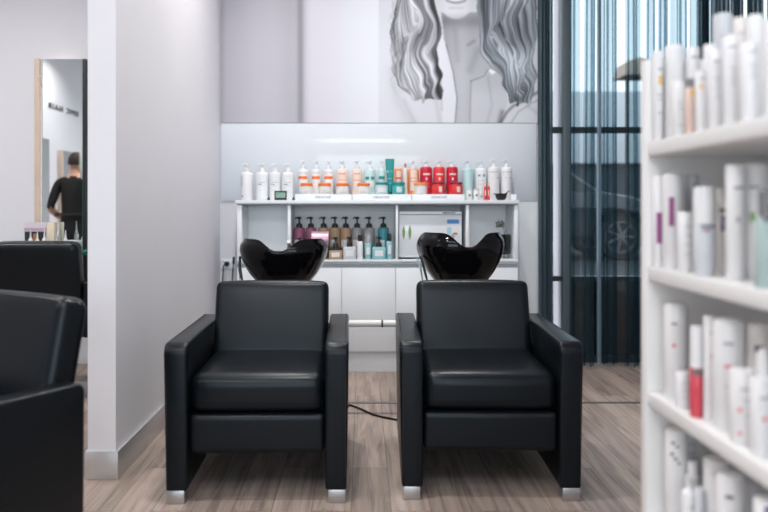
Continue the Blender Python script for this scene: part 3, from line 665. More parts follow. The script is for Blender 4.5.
# ---- vase in the right compartment
t = thing('glass_vase', 'dark cylindrical vase on a clear foot in the right open compartment', 'vase', (X(505.6, 5.22), 5.22, ZC))
MB().lathe([(0, .03), (.026, .03), (.034, .04), (.034, .165), (.031, .168), (.03, .045), (0, .04)], 24).build('body', mat('smoked_black_glass', (.015, .017, .02), .08), t)
MB().lathe([(0, 0), (.03, 0), (.03, .006), (.012, .012), (.02, .029), (0, .029)], 20).build('foot', mat('clear_glass_foot', (.85, .88, .88), .05, trans=.9), t)
t = thing('dried_flower', 'small grey green dried flower leaning out of the dark vase', 'flower', (X(505.6, 5.22), 5.22, ZC+.05))
MB().tube([(0, 0, 0), (-.006, 0, .12), (-.02, -.005, .185), (-.04, -.01, .19)], .0022, 6).tube([(.006, 0, 0), (.004, 0, .14), (-.008, 0, .18)], .002, 6).build('stem', mat('dry_stem', rgb(90, 92, 80), .7), t)
q = MB()
for i in range(26):
    a = random.uniform(0, 2*PI); f = random.random(); cx, cz = -.03-.03*random.random(), .175+.03*random.random()
    q.lathe([(0, 0), (.007, .006), (.005, .018), (0, .026)], 6, M=Matrix.Translation((cx+random.uniform(-.012, .03), random.uniform(-.015, .01), cz-.006)) @ Matrix.Rotation(a, 4, 'Z') @ Matrix.Rotation(random.uniform(-1.6, 1.6), 4, 'X'))
q.build('petals', mat('grey_green_petals', rgb(120, 124, 112), .8, noise=.3, nscale=80), t)

# ------------------------------------------------------------------ power outlets and leads
t = thing('power_outlet', 'white double power outlet on the wall left of the cabinet', 'power outlet', (X(228.5, 5.42), YB, Z(264, 5.42)))
MB().box(-.055, .055, -.01, 0, -.035, .035, bev=.003).build('plate', M_white, t)
for s_ in (-1, 1): MB().box(s_*.035-.008, s_*.035+.008, -.013, -.009, .012, .025, bev=.001).build('switch', PAL['greyw'], t)
t = thing('power_lead', 'black plug and lead curling down from the wall outlet behind the left chair', 'cable', (X(226.5, 5.4), 5.41, 0))
px0 = t.location.x; zz = Z(264, 5.4)
MB().lathe([(0, 0), (.018, 0), (.018, .02), (.01, .034), (0, .034)], 14, M=Matrix.Translation((0, .008, zz)) @ Matrix.Rotation(PI/2, 4, 'X')).build('plug', M_black, t)
MB().tube([(0, -.02, zz), (-.018, -.035, zz-.01), (X(221.5, 5.3)-px0, -.06, Z(275, 5.3)), (X(220.6, 5.2)-px0, -.15, Z(290, 5.2)), (X(221, 5.1)-px0, -.3, Z(310, 5.1)), (X(222, 4.9)-px0, -.5, .25), (.03, -.75, .012), (.3, -1.0, .008)], .0045, 8).build('lead', M_black, t)
t = thing('power_lead', 'thin black lead hanging straight down right of the wall outlet', 'cable', (X(233.5, 5.4), 5.41, 0))
px0 = t.location.x; 
MB().box(-.008, .008, -.012, .0, Z(264, 5.4), Z(257, 5.4), bev=.003).build('plug', M_black, t)
MB().tube([(0, -.012, Z(263, 5.4)), (-.004, -.02, Z(270, 5.4)), (-.012, -.02, Z(290, 5.4)), (-.012, -.03, .1), (0, -.06, .01)], .0045, 8).build('lead', M_black, t)
tag(MB().tube([(X(343, 4.1), 4.15, .006), (X(349.5, 4.28), 4.28, .006), (X(360, 4.2), 4.2, .006), (X(373, 4.1), 4.08, .006), (X(383, 4.05), 4.03, .006), (X(397, 3.98), 3.98, .006), (.35, 3.9, .006)], .006, 8).build('floor_cable', M_black),
    'thin black cable lying on the floor between the two basin chairs', 'cable')

# ------------------------------------------------------------------ backwash chairs
def arc(cx, cz, r, a0, a1, n=6): return [(cx+r*math.cos(math.radians(a0+(a1-a0)*i/n)), cz+r*math.sin(math.radians(a0+(a1-a0)*i/n))) for i in range(n+1)]
def cushion(mb, x0, x1, y0, y1, z0, z1, bev, puff=0, nx=14, ny=12):
    """rounded cushion: box with rounded edges and puffed faces"""
    b = bmesh.new(); bmesh.ops.create_cube(b, size=1)
    bmesh.ops.transform(b, matrix=Matrix.Translation(((x0+x1)/2, (y0+y1)/2, (z0+z1)/2)) @ Matrix.Diagonal((x1-x0, y1-y0, z1-z0, 1)), verts=b.verts)
    bmesh.ops.bevel(b, geom=b.edges[:], offset=bev, segments=4, profile=.5, affect='EDGES', clamp_overlap=True)
    for ax, n, lo, hi in ((0, nx, x0, x1), (1, ny, y0, y1), (2, 6, z0, z1)):
        for i in range(1, n):
            p = [0, 0, 0]; p[ax] = lo+(hi-lo)*i/n; nn = [0, 0, 0]; nn[ax] = 1
            bmesh.ops.bisect_plane(b, geom=b.verts[:]+b.edges[:]+b.faces[:], plane_co=p, plane_no=nn)
    c = Vector(((x0+x1)/2, (y0+y1)/2, (z0+z1)/2)); hx, hy, hz = (x1-x0)/2, (y1-y0)/2, (z1-z0)/2
    for v in b.verts:
        u = (v.co-c); fx, fy, fz = u.x/hx, u.y/hy, u.z/hz
        v.co.z += puff*fz*(1-fx**4)*(1-fy**4); v.co.y += puff*.8*fy*(1-fx**4)*(1-fz**4)
    return b
def backwash_chair(label, loc, rz, feet_label=None):
    t = thing('backwash_chair', label, 'armchair', loc, rz, 'black leather backwash armchairs')
    W2 = .355; aw = .091
    for s in (-1, 1):
        # arm panel outline in (y, z), rounded at the front top
        P = [(.008, .05), (.82, .05)]+arc(.82-.03, .617-.03, .03, 0, 90, 5)+arc(.045, .617-.045, .045, 90, 180, 8)
        x0, x1 = (s*W2, s*(W2-aw)) if s < 0 else (W2-aw, W2)
        mb = MB().prism(P, 'x', min(x0, x1), max(x0, x1), bev=.012, seg=3)
        for v in mb.bm.verts:         # slight taper towards the foot
            k = max(0, (.45-v.co.z)/.45); xo = s*(W2-aw/2); v.co.x = xo+(v.co.x-xo)*(1-.09*k); v.co.x -= s*.004*k
        o = mb.build('armrest', M_leather, t)
        sm = MB().tube([(s*(W2-.012), .006, .1), (s*(W2-.012), .003, .53), (s*(W2-.012), .014, .585), (s*(W2-.012), .05, .6155), (s*(W2-.012), .78, .6185)], .0022, 6).build('seam', M_seam, o)
        for yy in (.03, .74):
            MB().box(s*(W2-.046)-.034, s*(W2-.046)+.034, yy-.025, yy+.04, 0, .052, bev=.003).build('foot', M_chrome, t)
    sw = W2-aw-.001
    mb = MB(); mb._merge(cushion(mb, -sw+.001, sw-.001, .03, .60, .342, .487, .038, .012)); mb.build('seat_cushion', M_leather, t)
    mb = MB(); mb._merge(cushion(mb, -sw+.001, sw-.001, .026, .12, .186, .337, .018, .003)); mb.build('footrest', M_leather, t)
    MB().tube([(-sw+.03, .0275, .315), (sw-.03, .0275, .315)], .002, 6).build('footrest_seam', M_seam, t)
    M = Matrix.Translation((0, .50, .47)) @ Matrix.Rotation(-.32, 4, 'X')
    mb = MB(); bb = cushion(mb, -sw+.002, sw-.002, 0, .11, -.02, .345, .026, .010)
    mb._merge(bb, 0, M); mb.build('backrest', M_leather, t)
    MB().box(-W2+aw+.004, W2-aw-.004,   .14, .7, .19, .335, bev=.01).build('seat_frame', M_seam, t)
    MB().box(-W2+aw+.001, W2-aw-.001, .64, .68, .012, .5, bev=.01).build('rear_shade_panel', M_leather, t)  # unseen panel, carried down to the floor to darken the shade under the seat
    return t
backwash_chair('black leather backwash armchair on the left, beside the white partition wall', (-.406, 2.861, 0), math.radians(1.0))
backwash_chair('black leather backwash armchair on the right, near the dark curtain', (.502, 2.892, 0), math.radians(-1.4))

# ------------------------------------------------------------------ shampoo basins
def basin(label, x, y, zlow, ztop, notch, wd, rz, hose=True):
    t = thing('shampoo_basin', label, 'basin', (x, y, 0), rz, 'black shampoo basins')
    Hh = ztop-zlow
    prof = [(.50, 0), (.64, .11), (.77, .26), (.88, .44), (.96, .62), (1.0, .78), (.985, .9), (.91, 1.0)]
    def rad(tt):
        for (r0, t0), (r1, t1) in zip(prof, prof[1:]):
            if tt <= t1: f = (tt-t0)/(t1-t0); return r0+(r1-r0)*f
        return prof[-1][0]
    def rimh(a):          # a: angle from the front (-Y), lobes at the two front corners, dip for the neck
        d = abs((a+PI) % (2*PI)-PI)
        dip = notch*math.exp(-(d/.34)**2.4)
        k = min(1, max(0, (d-1.15)/.95)); side = (notch+.05)*k*k*(3-2*k)
        return 1-(dip+side)/Hh
    hx, hy = wd/2*.985, .235
    def sup(a, r):
        ca, sa = math.sin(a), -math.cos(a); n = 2.6
        k = (abs(ca)**n+abs(sa)**n)**(-1/n); return (hx*r*k*ca, hy*r*k*sa)
    nu, nv = 72, 26
    def outer(u, v):
        a = 2*PI*u; hgt = rimh(a)*v; px_, py_ = sup(a, rad(hgt)); return (px_, py_+.02*hgt, zlow+Hh*hgt)
    def inner(u, v):      # v 0 at rim -> 1 at bowl bottom
        a = 2*PI*u; h0 = rimh(a); hgt = h0-(h0-.22)*v; r = (rad(h0)-.055)*math.sqrt(max(0, 1-(v*.97)**2.4)); px_, py_ = sup(a, r); return (px_, py_+.02*hgt, zlow+Hh*hgt)
    b = bmesh.new(); rows = []
    for j in range(nv): rows.append([b.verts.new(outer(i/nu, j/(nv-1))) for i in range(nu)])
    # rounded lip
    lip = []
    for i in range(nu):
        o = Vector(outer(i/nu, 1)); n = Vector(inner(i/nu, 0)); lip.append((o, n))
    rows.append([b.verts.new(o.lerp(n, .3)+Vector((0, 0, .009))) for o, n in lip]); rows.append([b.verts.new(o.lerp(n, .7)+Vector((0, 0, .009))) for o, n in lip])
    for j in range(14): rows.append([b.verts.new(inner(i/nu, j/13)) for i in range(nu)])
    for a_, c_ in zip(rows, rows[1:]):
        for i in range(nu): b.faces.new((a_[i], a_[(i+1) % nu], c_[(i+1) % nu], c_[i]))
    b.faces.new(rows[0][::-1]); b.faces.new(rows[-1])
    mb = MB(); mb._merge(b); mb.build('bowl', M_ceramic, t)
    MB().box(-.13, .13, -.1, .14, 0, zlow+.0, bev=.02).build('pedestal', M_black, t)
    # mixer and shower hose
    MB().tube([(.0, .22, ztop-.09), (.0, .205, ztop-.03), (.0, .18, ztop-.02)], .012, 10).build('tap', M_chrome, t)
    MB().lathe([(0, 0), (.03, 0), (.03, .01), (.012, .02), (0, .02)], 18, M=Matrix.Translation((0, 0, zlow+.068))).build('drain', M_chrome, t)
    if hose:
        hx_ = -wd/2
        MB().tube([(hx_+.012, -.06, zlow+.155), (hx_+.018, -.1, zlow+.12), (hx_+.03, -.12, zlow+.06), (hx_+.045, -.12, zlow+.0), (hx_+.05, -.08, zlow-.06), (hx_+.12, 0, zlow-.16), (-.1, .0, .4)], .007, 8).build('hose', M_black, t)
        MB().tube([(hx_+.002, -.02, zlow+.14), (hx_+.01, -.08, zlow+.09), (hx_+.025, -.09, zlow-.02), (hx_+.06, -.04, zlow-.1), (-.1, .0, .36)], .006, 8).build('water_tube', mat('clear_blue_tube', rgb(190, 215, 225), .1, trans=.6), t)
    MB().box(-.07, .07, -.015, .015, -.006, .006, bev=.005, M=Matrix.Translation((0, -hy*.78, zlow+Hh*rimh(0)+.0045))).build('notch_reflection', mat('brown_notch_reflection', rgb(110, 85, 72), .4), t)  # brown strip coloured in for the reflection along the notch edge
    return t
basin('black ceramic shampoo basin behind the left armchair', X(284, 4.08), 4.08, .715, Z(240.5, 3.95), .063, 88.5/FP*4.08, math.radians(-2))
basin('black ceramic shampoo basin behind the right armchair', X(459.8, 4.08), 4.08, .72, Z(234.2, 3.95), .075, 87.5/FP*4.08, math.radians(5))
t = thing('waste_pipe', 'white horizontal pipe running between the two basin pedestals', 'pipe', (X(373, 4.15), 4.15, Z(323.5, 4.15)))
MB().tube([(-.345, 0, 0), (.322, 0, 0)], .019, 18).build('pipe', M_pipe, t)
MB().tube([(X(381.2, 4.15)-t.location.x, 0, 0), (X(383, 4.15)-t.location.x, 0, 0)], .0205, 18).build('joint_ring', M_black, t)

# ------------------------------------------------------------------ salon styling chairs on the left
def salon_chair(label, loc, rz, lift=0, bot=.2):
    t = thing('salon_chair', label, 'salon chair', loc, rz, 'black salon chairs')
    W2 = .30; aw = .075
    for s in (-1, 1):
        P = [(-.28, bot), (.275, bot)]+arc(.25, .595+lift, .028, 0, 90, 5)+arc(-.245, .585+lift, .038, 90, 180, 6)
        MB().prism(P, 'x', s*W2 if s < 0 else W2-aw, -(W2-aw) if s < 0 else W2, bev=.012, seg=3).build('armrest', M_leather, t)
    mb = MB(); mb._merge(cushion(mb, -W2+aw+.003, W2-aw-.003, -.27, .2, .36+lift, .485+lift, .03, .012)); mb.build('seat', M_leather, t)
    MB().box(-W2+aw+.003, W2-aw-.003, -.24, .25, .30+lift, .355+lift, bev=.01).build('seat_frame', M_seam, t)
    M = Matrix.Translation((0, .17, .42+lift)) @ Matrix.Rotation(-.2, 4, 'X')
    mb = MB(); mb._merge(cushion(mb, -.2235, .2235, 0, .105, .0, .46, .035, .006), 0, M); mb.build('backrest', M_leather, t)
    MB().lathe([(0, .02), (.03, .02), (.03, .3+lift), (0, .3+lift)], 18).build('hydraulic_column', M_chrome, t)
    MB().lathe([(0, 0), (.235, 0), (.24, .006), (.2, .014), (.05, .028), (0, .03)], 40).build('base_disc', M_chrome, t)
    MB().tube([(.03, 0, .2), (.16, -.02, .19), (.2, -.02, .17)], .006, 8).build('pump_lever', M_chrome, t)
    return t
salon_chair('black leather salon chair nearest the camera at the left edge', (-1.215, 2.12, 0), math.radians(-31))
salon_chair('black leather salon chair facing the wall mirror, behind the nearest one', (-1.875, 4.62, 0), math.radians(180), .075, .38).scale = (1.1, 1, 1)

# ------------------------------------------------------------------ mirror station on the back wall
def mirror_station(label, loc, rz, w_, z0, z1, posts=True, right_black=True, led=True):
    t = thing('wall_mirror', label, 'mirror', loc, rz, 'tall salon mirrors')
    MB().box(-w_/2, w_/2, -.064, -.058, z0, z1).build('mirror_glass', M_mirror, t, smooth=False)
    MB().box(-w_/2+.04, w_/2-.04, -.057, 0, z0+.04, z1-.04).build('backing_box', M_wood, t, smooth=False)
    e = .0025
    MB().box(-w_/2-e, -w_/2, -.065, -.057, z0, z1).box(w_/2, w_/2+e, -.065, -.057, z0, z1).build('glass_edge', M_glassedge, t, smooth=False)
    if posts:
        MB().box(-w_/2-.0757, -w_/2-.0386, -.03, .0, z0-.3, z1+.012, bev=.003).build('wooden_post', M_wood, t)
        MB().box(w_/2+.004, w_/2+.03, -.07, .0, z0-.3, z1, bev=.003).build('black_post' if right_black else 'wooden_post', M_black if right_black else M_wood, t)
        MB().box(-w_/2-.040, -w_/2+.005, -.05, -.03, z1-.14, z1-.12, bev=.002).build('bracket', M_wood, t)
    if led:
        MB().box(-w_/2+.05, w_/2-.05, -.04, -.02, z1-.039, z1-.03).box(-w_/2+.031, -w_/2+.039, -.04, -.02, z0+.1, z1-.05).build('light_strip', M_led, t, smooth=False)
    return t
MY = YB
ml, mr = X(42.7, YB-.06), X(82.6, YB-.06)
mirror_station('tall wall mirror with a pale wood post beyond the partition, showing a man in black', ((ml+mr)/2, MY, 0), 0, mr-ml, .86, Z(59, YB-.06))
# mirrors on the left wall, seen in reflection
mirror_station('mirror on the left wall below the lettering, nearer the styling chairs', (XL, .62, 0), PI/2, .95, .94, 2.1, right_black=False, led=False)
mirror_station('mirror on the left wall further towards the street window', (XL, -.62, 0), PI/2, .55, .94, 1.98, right_black=False, led=False)
# lettering on the left wall
me = text_mesh('EPIC HAIR', .115, mat('dark_sign_letters', rgb(70, 74, 80), .4, metal=.3), .006, sp=1.35)
o = link('wall_lettering', me, None, None, smooth=False); o.location = (XL+.009, -.52, 2.60); o.rotation_euler = (PI/2, 0, PI/2)
wdt = max(v.co.x for v in me.vertices)-min(v.co.x for v in me.vertices); o.scale = (1.12/wdt, 1, 1)
tag(o, 'dark raised EPIC HAIR lettering high on the left wall, seen mirrored in the wall mirror', 'sign')
# station shelf
t = thing('glass_shelf', 'green edged glass shelf under the wall mirror', 'shelf', ((ml+mr)/2, 5.24, .865-.055))
MB().box(-.45, .32, -.13, .118, .02, .032, bev=.001).build('glass_top', M_glassedge, t)
MB().box(-.45, .32, -.12, .118, 0.0, .012, bev=.001).build('lower_glass', M_glassedge, t)
for sx in (-.3, .2): MB().box(sx-.01, sx+.01, -.08, .118, .012, .02).build('bracket', M_chrome, t)
ZS = .843
t = thing('product_display', 'pale lilac and black display carton behind small nozzle bottles', 'display box', (X(36.5, 5.3), 5.3, ZS))
w2 = 11/FP*5.3; hD = Z(222.3, 5.3)-ZS
MB().box(-w2, w2, -.02, .03, 0, hD, bev=.001).build('carton', mat('lilac_card', rgb(205, 195, 205), .5), t)
MB().box(-w2+.004, w2-.004, -.0215, -.0205, 0.01, hD-.065).box(-w2, w2, -.0215, -.0205, hD-.06, hD-.04, mi=1).box(-.016, .014, -.0222, -.0216, .05, hD-.08, mi=2).build('printed_panel', [M_dark, mat('lilac_stripe', rgb(190, 160, 185), .5), mat('portrait_print', rgb(170, 110, 80), .5, noise=.4, nscale=60)], t, smooth=False)
tag(MB().box(-.027, .027, -.02, .03, 0, Z(222.5, 5.3)-ZS, bev=.001).build('cream_box', PAL['cream']), 'narrow upright cream carton on the mirror shelf', 'box').location = (X(51.6, 5.3), 5.3, ZS)
for px, top, lb in ((30.6, 229.5, 'white nozzle bottle, leftmost on the mirror shelf'), (37.4, 231.5, 'white nozzle bottle, middle one before the display carton'), (44.4, 228.8, 'white nozzle bottle, right one before the display carton'), (58.2, 222, 'clear white nozzle bottle beside the cream carton'), (65.6, 230, 'white nozzle bottle at the right, in front of the mirror')):
    t = thing('nozzle_bottle', lb, 'bottle', (X(px, 5.2), 5.2, ZS), group='small nozzle bottles on the mirror shelf')
    hN = Z(top, 5.2)-ZS; r = .0165
    MB().lathe([(0, 0), (r, 0), (r, hN*.42), (r*.8, hN*.52), (r*.45, hN*.57), (0, hN*.57)], 16).build('body', PAL['white' if px != 58.2 else 'clear'], t)
    MB().lathe([(0, hN*.57), (r*.5, hN*.57), (r*.3, hN*.7), (r*.12, hN), (0, hN)], 12).build('nozzle', PAL['white'], t)
t = thing('small_tray', 'small white tray on the mirror shelf under the right nozzle bottle', 'tray', (X(65, 5.24), 5.26, ZS))
MB().box(-.055, .055, -.03, .03, 0.0, .055, bev=.004).build('tray', M_white, t)
t.location.y = 5.30

# ------------------------------------------------------------------ the man seen in the mirror
def man():
    t = thing('person', 'person with short dark hair in a black shirt, seen from behind in the mirror', 'person', (-3.21, 2.36, 0), math.radians(-6))
    # he faces -Y; x>0 is his right-hand side as seen from behind in the mirror
    V = []; E = []; R = []
    def v(x, y, z, r): V.append((x, y, z)); R.append(r); return len(V)-1
    pel = v(0, 0, .95, (.165, .12)); wa = v(0, .005, 1.08, (.15, .11)); ch = v(0, .01, 1.28, (.18, .125)); up = v(0, .02, 1.42, (.13, .09)); nk = v(0, .0, 1.50, (.058, .058)); hb = v(0, -.015, 1.56, (.06, .065)); hd = v(0, -.03, 1.63, (.078, .095)); ht = v(0, -.025, 1.70, (.065, .08))
    E += [(pel, wa), (wa, ch), (ch, up), (up, nk), (nk, hb), (hb, hd), (hd, ht)]
    wr = []
    for s in (-1, 1):
        sh = v(s*.175, .02, 1.41, (.065, .065)); el = v(s*.265, .05, 1.13, (.047, .047)); fo = v(s*.22, -.08, 1.05, (.04, .04)); w_ = v(s*.13, -.21, .98, (.028, .024)); pa = v(s*.10, -.27, .97, (.04, .022)); E += [(up, sh), (sh, el), (el, fo), (fo, w_), (w_, pa)]; wr.append((s, V[w_], V[pa]))
        hp = v(s*.09, 0, .88, (.095, .095)); kn = v(s*.1, -.01, .5, (.062, .062)); an = v(s*.1, .03, .1, (.042, .042)); to = v(s*.11, -.1, .045, (.042, .035)); E += [(pel, hp), (hp, kn), (kn, an), (an, to)]
    me = bpy.data.meshes.new('body'); me.from_pydata(V, E, []); o = bpy.data.objects.new('body_raw', me); COL.objects.link(o)
    sk = o.modifiers.new('skin', 'SKIN'); sk.use_smooth_shade = True
    for i, r in enumerate(R): me.skin_vertices[0].data[i].radius = r
    me.skin_vertices[0].data[pel].use_root = True
    sb = o.modifiers.new('sub', 'SUBSURF'); sb.levels = 2; sb.render_levels = 2
    dg = bpy.context.evaluated_depsgraph_get(); m2 = bpy.data.meshes.new_from_object(o.evaluated_get(dg)); bpy.data.objects.remove(o)
    b = MB(); b.bm.from_mesh(m2); b.bm.faces.ensure_lookup_table()
    skin_m = mat('skin', rgb(205, 160, 135), .5); shirt = mat('black_cotton', (.012, .012, .014), .8); trs = mat('dark_trousers', (.018, .02, .025), .8); shoe = mat('black_shoe', (.01, .01, .01), .4)
    for f in b.bm.faces:
        c = f.calc_center_median(); k = 1
        if c.z > 1.475 and abs(c.x) < .12: k = 0
        elif c.z < .1: k = 3
        elif c.z < .94 and c.y > -.13: k = 2
        elif abs(c.x) > .09 and c.y < -.03 and c.z < 1.09 and c.z > .9: k = 0
        elif abs(c.x) > .205 and c.z < 1.13 and c.z > .95: k = 0
        f.material_index = k
    for s, w_, p_ in wr:      # five fingers each, slightly curled
        for i, (dx, ln) in enumerate(((-.026, .062), (-.009, .072), (.009, .068), (.025, .054))):
            a = Vector(p_)+Vector((dx, -.012, 0)); b.tube([a, a+Vector((0, -ln*.5, -.006)), a+Vector((0, -ln*.8, -.022)), a+Vector((0, -ln*.9, -.04))], [.0095, .009, .008, .006], 8, mi=0)
        a = Vector(p_)+Vector((-s*.03, .025, 0)); b.tube([a, a+Vector((-s*.022, -.02, -.004)), a+Vector((-s*.026, -.045, -.012))], [.012, .010, .007], 8, mi=0)
    # face and ears
    hc = Vector((0, -.03, 1.63))
    b.tube([hc+Vector((0, -.088, .015)), hc+Vector((0, -.108, -.018))], [.006, .013], 8, mi=0)
    b.box(-.024, .024, -.125, -.112, 1.578, 1.586, bev=.003, mi=4)
    for s in (-1, 1):
        b.lathe([(0, -.011), (.008, -.008), (.011, 0), (.008, .008), (0, .011)], 12, mi=3, M=Matrix.Translation((s*.031, -.114, 1.64)))
        b.lathe([(0, -.008), (.018, -.007), (.026, 0), (.018, .007), (0, .008)], 14, mi=0, M=Matrix.Translation((s*.082, -.02, 1.63)) @ Matrix.Rotation(PI/2, 4, 'Y') @ Matrix.Diagonal((1.2, .75, 1, 1)))
    b.build('body', [skin_m, shirt, trs, shoe, mat('lips', rgb(170, 100, 95), .5)], t, recalc=False)
    # short hair: cap over the crown, faded at the sides
    def hf(u, vv):
        a = 2*PI*u; th = vv*1.75; front = .5+.5*math.cos(a+PI/2+PI)
        th = vv*(1.35+.55*(.5-.5*math.cos(a-PI/2+PI)))
        return (.088*math.sin(th)*math.cos(a)*1.0, -.02+.107*math.sin(th)*math.sin(a), 1.645+.115*math.cos(th)+.004*math.sin(a*9)*math.sin(th))
    MB().grid(hf, 40, 14, closed=True).build('hair', mat('dark_brown_hair', rgb(52, 40, 34), .7, noise=.3, nscale=90, bump=.6, bscale=160), t)
    MB().box(-.19, .19, .125, .132, 1.045, 1.075, bev=.002).build('apron_tie', mat('apron_black', (.02, .02, .022), .7), t)
man()
# white hooded dryer behind him (its rounded hood shows at the edge of the mirror)
t = thing('hood_dryer', 'white ribbed hood dryer on a stand, half hidden at the mirror edge', 'hair dryer', (-2.85, 2.72, 0))
q = MB().lathe([(0, 1.86), (.07, 1.85), (.13, 1.8), (.16, 1.7), (.165, 1.56), (.15, 1.44), (.12, 1.40), (.115, 1.42), (.145, 1.56), (.14, 1.7), (.1, 1.8), (0, 1.83)], 32)
q.build('hood', mat('white_hood', rgb(215, 215, 212), .35), t)
q = MB()
for k in range(12): q.tube([(.172*math.cos(k*PI/6)*s_, .172*math.sin(k*PI/6)*s_, z_) for s_, z_ in ((.45, 1.85), (.84, 1.79), (1, 1.7), (1.0, 1.56), (.92, 1.45))], .004, 6)
q.build('ribs', PAL['greyw'], t)
MB().tube([(.15, .0, 1.6), (.25, .05, 1.55), (.27, .05, .04)], .016, 12).build('stand', M_chrome, t)
MB().lathe([(0, 0), (.22, 0), (.22, .02), (.03, .04), (0, .04)], 28, M=Matrix.Translation((.27, .05, 0))).build('base', M_chrome, t)

# ------------------------------------------------------------------ curtains at the back window
def curtain(name, label, pa, pb, Y, pleats, m, amp=.03, over=.012, z0=.018, lean=0, group='charcoal curtain panels', pbt=None):
    x0, x1 = X(pa, Y), X(pb, Y); xc = (x0+x1)/2
    t = thing(name, label, 'curtain', (xc, Y, 0), group=group); ph = random.uniform(0, 6)
    def fn(u, v):
        a = 2*PI*pleats*u+ph; k = 1-.35*v
        w_ = (x1-x0)*(1+ .08*math.sin(v*3)*0)
        return (x0-xc+w_*u+over*math.sin(2*a+.5*math.sin(v*2))+lean*(v-.5), amp*k*math.sin(a+.35*math.sin(v*2.5+ph))+.01*math.sin(a*.37+v*3), z0+(3.43-z0)*v)
    MB().grid(fn, int(pleats*26)+8, 16).build('cloth', m, t, recalc=False)
    MB().box(x0-xc, x1-xc, -.004, .004, 3.425, 3.45).build('heading_tape', M_dark, t, smooth=False)
    return t
curtain('drape', 'dense dark curtain gathered at the left end of the back window', 539.6, 552.5, 5.345, 4, M_drape, amp=.028, over=.006, group='dense dark drapes')
SH = [(569.8, 577.5, 1, .01, 'narrow sheer charcoal panel next to the window upright'), (584, 596.3, 1.5, .02, 'sheer charcoal panel second from the left'), (600.8, 618.3, 2, .0, 'sheer charcoal panel in the middle of the window'),
      (625.8, 640, 1.6, .0, 'sheer charcoal panel beside the white product shelf'), (645.5, 655, 1, .01, 'narrow sheer panel above the end panel of the product shelf'), (658, 668.5, 1.4, .01, 'sheer charcoal panel above the shelf, left one'),
      (673, 687, 1.6, 0, 'sheer charcoal panel above the shelf, middle one'), (692, 703, 1.4, 0, 'sheer charcoal panel above the shelf, right one'), (704.5, 708.5, .8, 0, 'narrow sheer panel left of the dense dark drapes')]
for n_, (a, c, n, ln, lb) in enumerate(SH): curtain('sheer_curtain', lb, a, c, (5.262 if n_ % 2 else 5.34), n, M_sheer, amp=.024, over=.014, lean=ln, group='sheer charcoal curtain panels')
for a, c, lb in ((712.5, 729, 'dense dark drape behind the tallest bottles of the shelf top'), (732.5, 742, 'narrow dense dark drape above the right end of the shelf'), (746, 762, 'dense dark drape at the right edge of the photo'), (767, 830, 'wide dense dark drape outside the right edge')):
    curtain('drape', lb, a, c, 5.30, 4, M_drape, amp=.022, over=.01, group='dense dark drapes')
tag(MB().box(X(538, 5.33), 3.45, 5.24, 5.38, 3.451, 3.5, bev=.003).build('curtain_track', M_dark), 'slim dark ceiling curtain track above the back window', 'curtain track')

# ------------------------------------------------------------------ outside the window
def asphalt(n, c): return mat(n, c, .85, noise=.25, nscale=6)
sbox('ground', asphalt('asphalt', (.022, .026, .03)), -40, 60, 6.6, 90, .2, .35)
sbox('trim_2', mat('outside_planter_concrete', rgb(70, 74, 78), .8), XW-.4, 8, 6.3, 6.6, -.1, .36)
t = thing('white_column', 'white outside column seen through the gap left of the window upright', 'column', (X(558.5, 5.95), 5.98, 0))
MB().box(X(556.6, 5.95)-t.location.x, X(562, 5.95)-t.location.x, -.08, .08, -.1, 3.2, bev=.004).build('shaft', mat('pinkish_render', rgb(226, 214, 218), .7), t)
t = thing('shop_building', 'pale low building across the street behind the sheer curtains', 'building', (10, 32, .35))
MB().box(-30, 26, -1, 6, 2.6, 5.6, bev=.05).build('fascia', mat('pale_fascia', rgb(215, 220, 226), .8), t)
MB().box(-30, 26, -.5, 6, 0, 2.6).build('shopfront', mat('dark_shopfront', rgb(52, 62, 70), .4), t, smooth=False)
t = thing('canopy', 'small brown roofed canopy across the street', 'canopy', (X(631, 20), 20, .35))
MB().prism([(-.32, 4.25), (.75, 4.25), (.65, 4.5), (.1, 4.72), (-.22, 4.62)], 'y', -.5, .5, bev=.02).build('roof', mat('brown_roof', rgb(196, 176, 162), .8), t)
for sx in (-.1, .5): MB().tube([(sx, 0, 0), (sx, 0, 4.25)], .05, 8).build('post', M_dark, t)
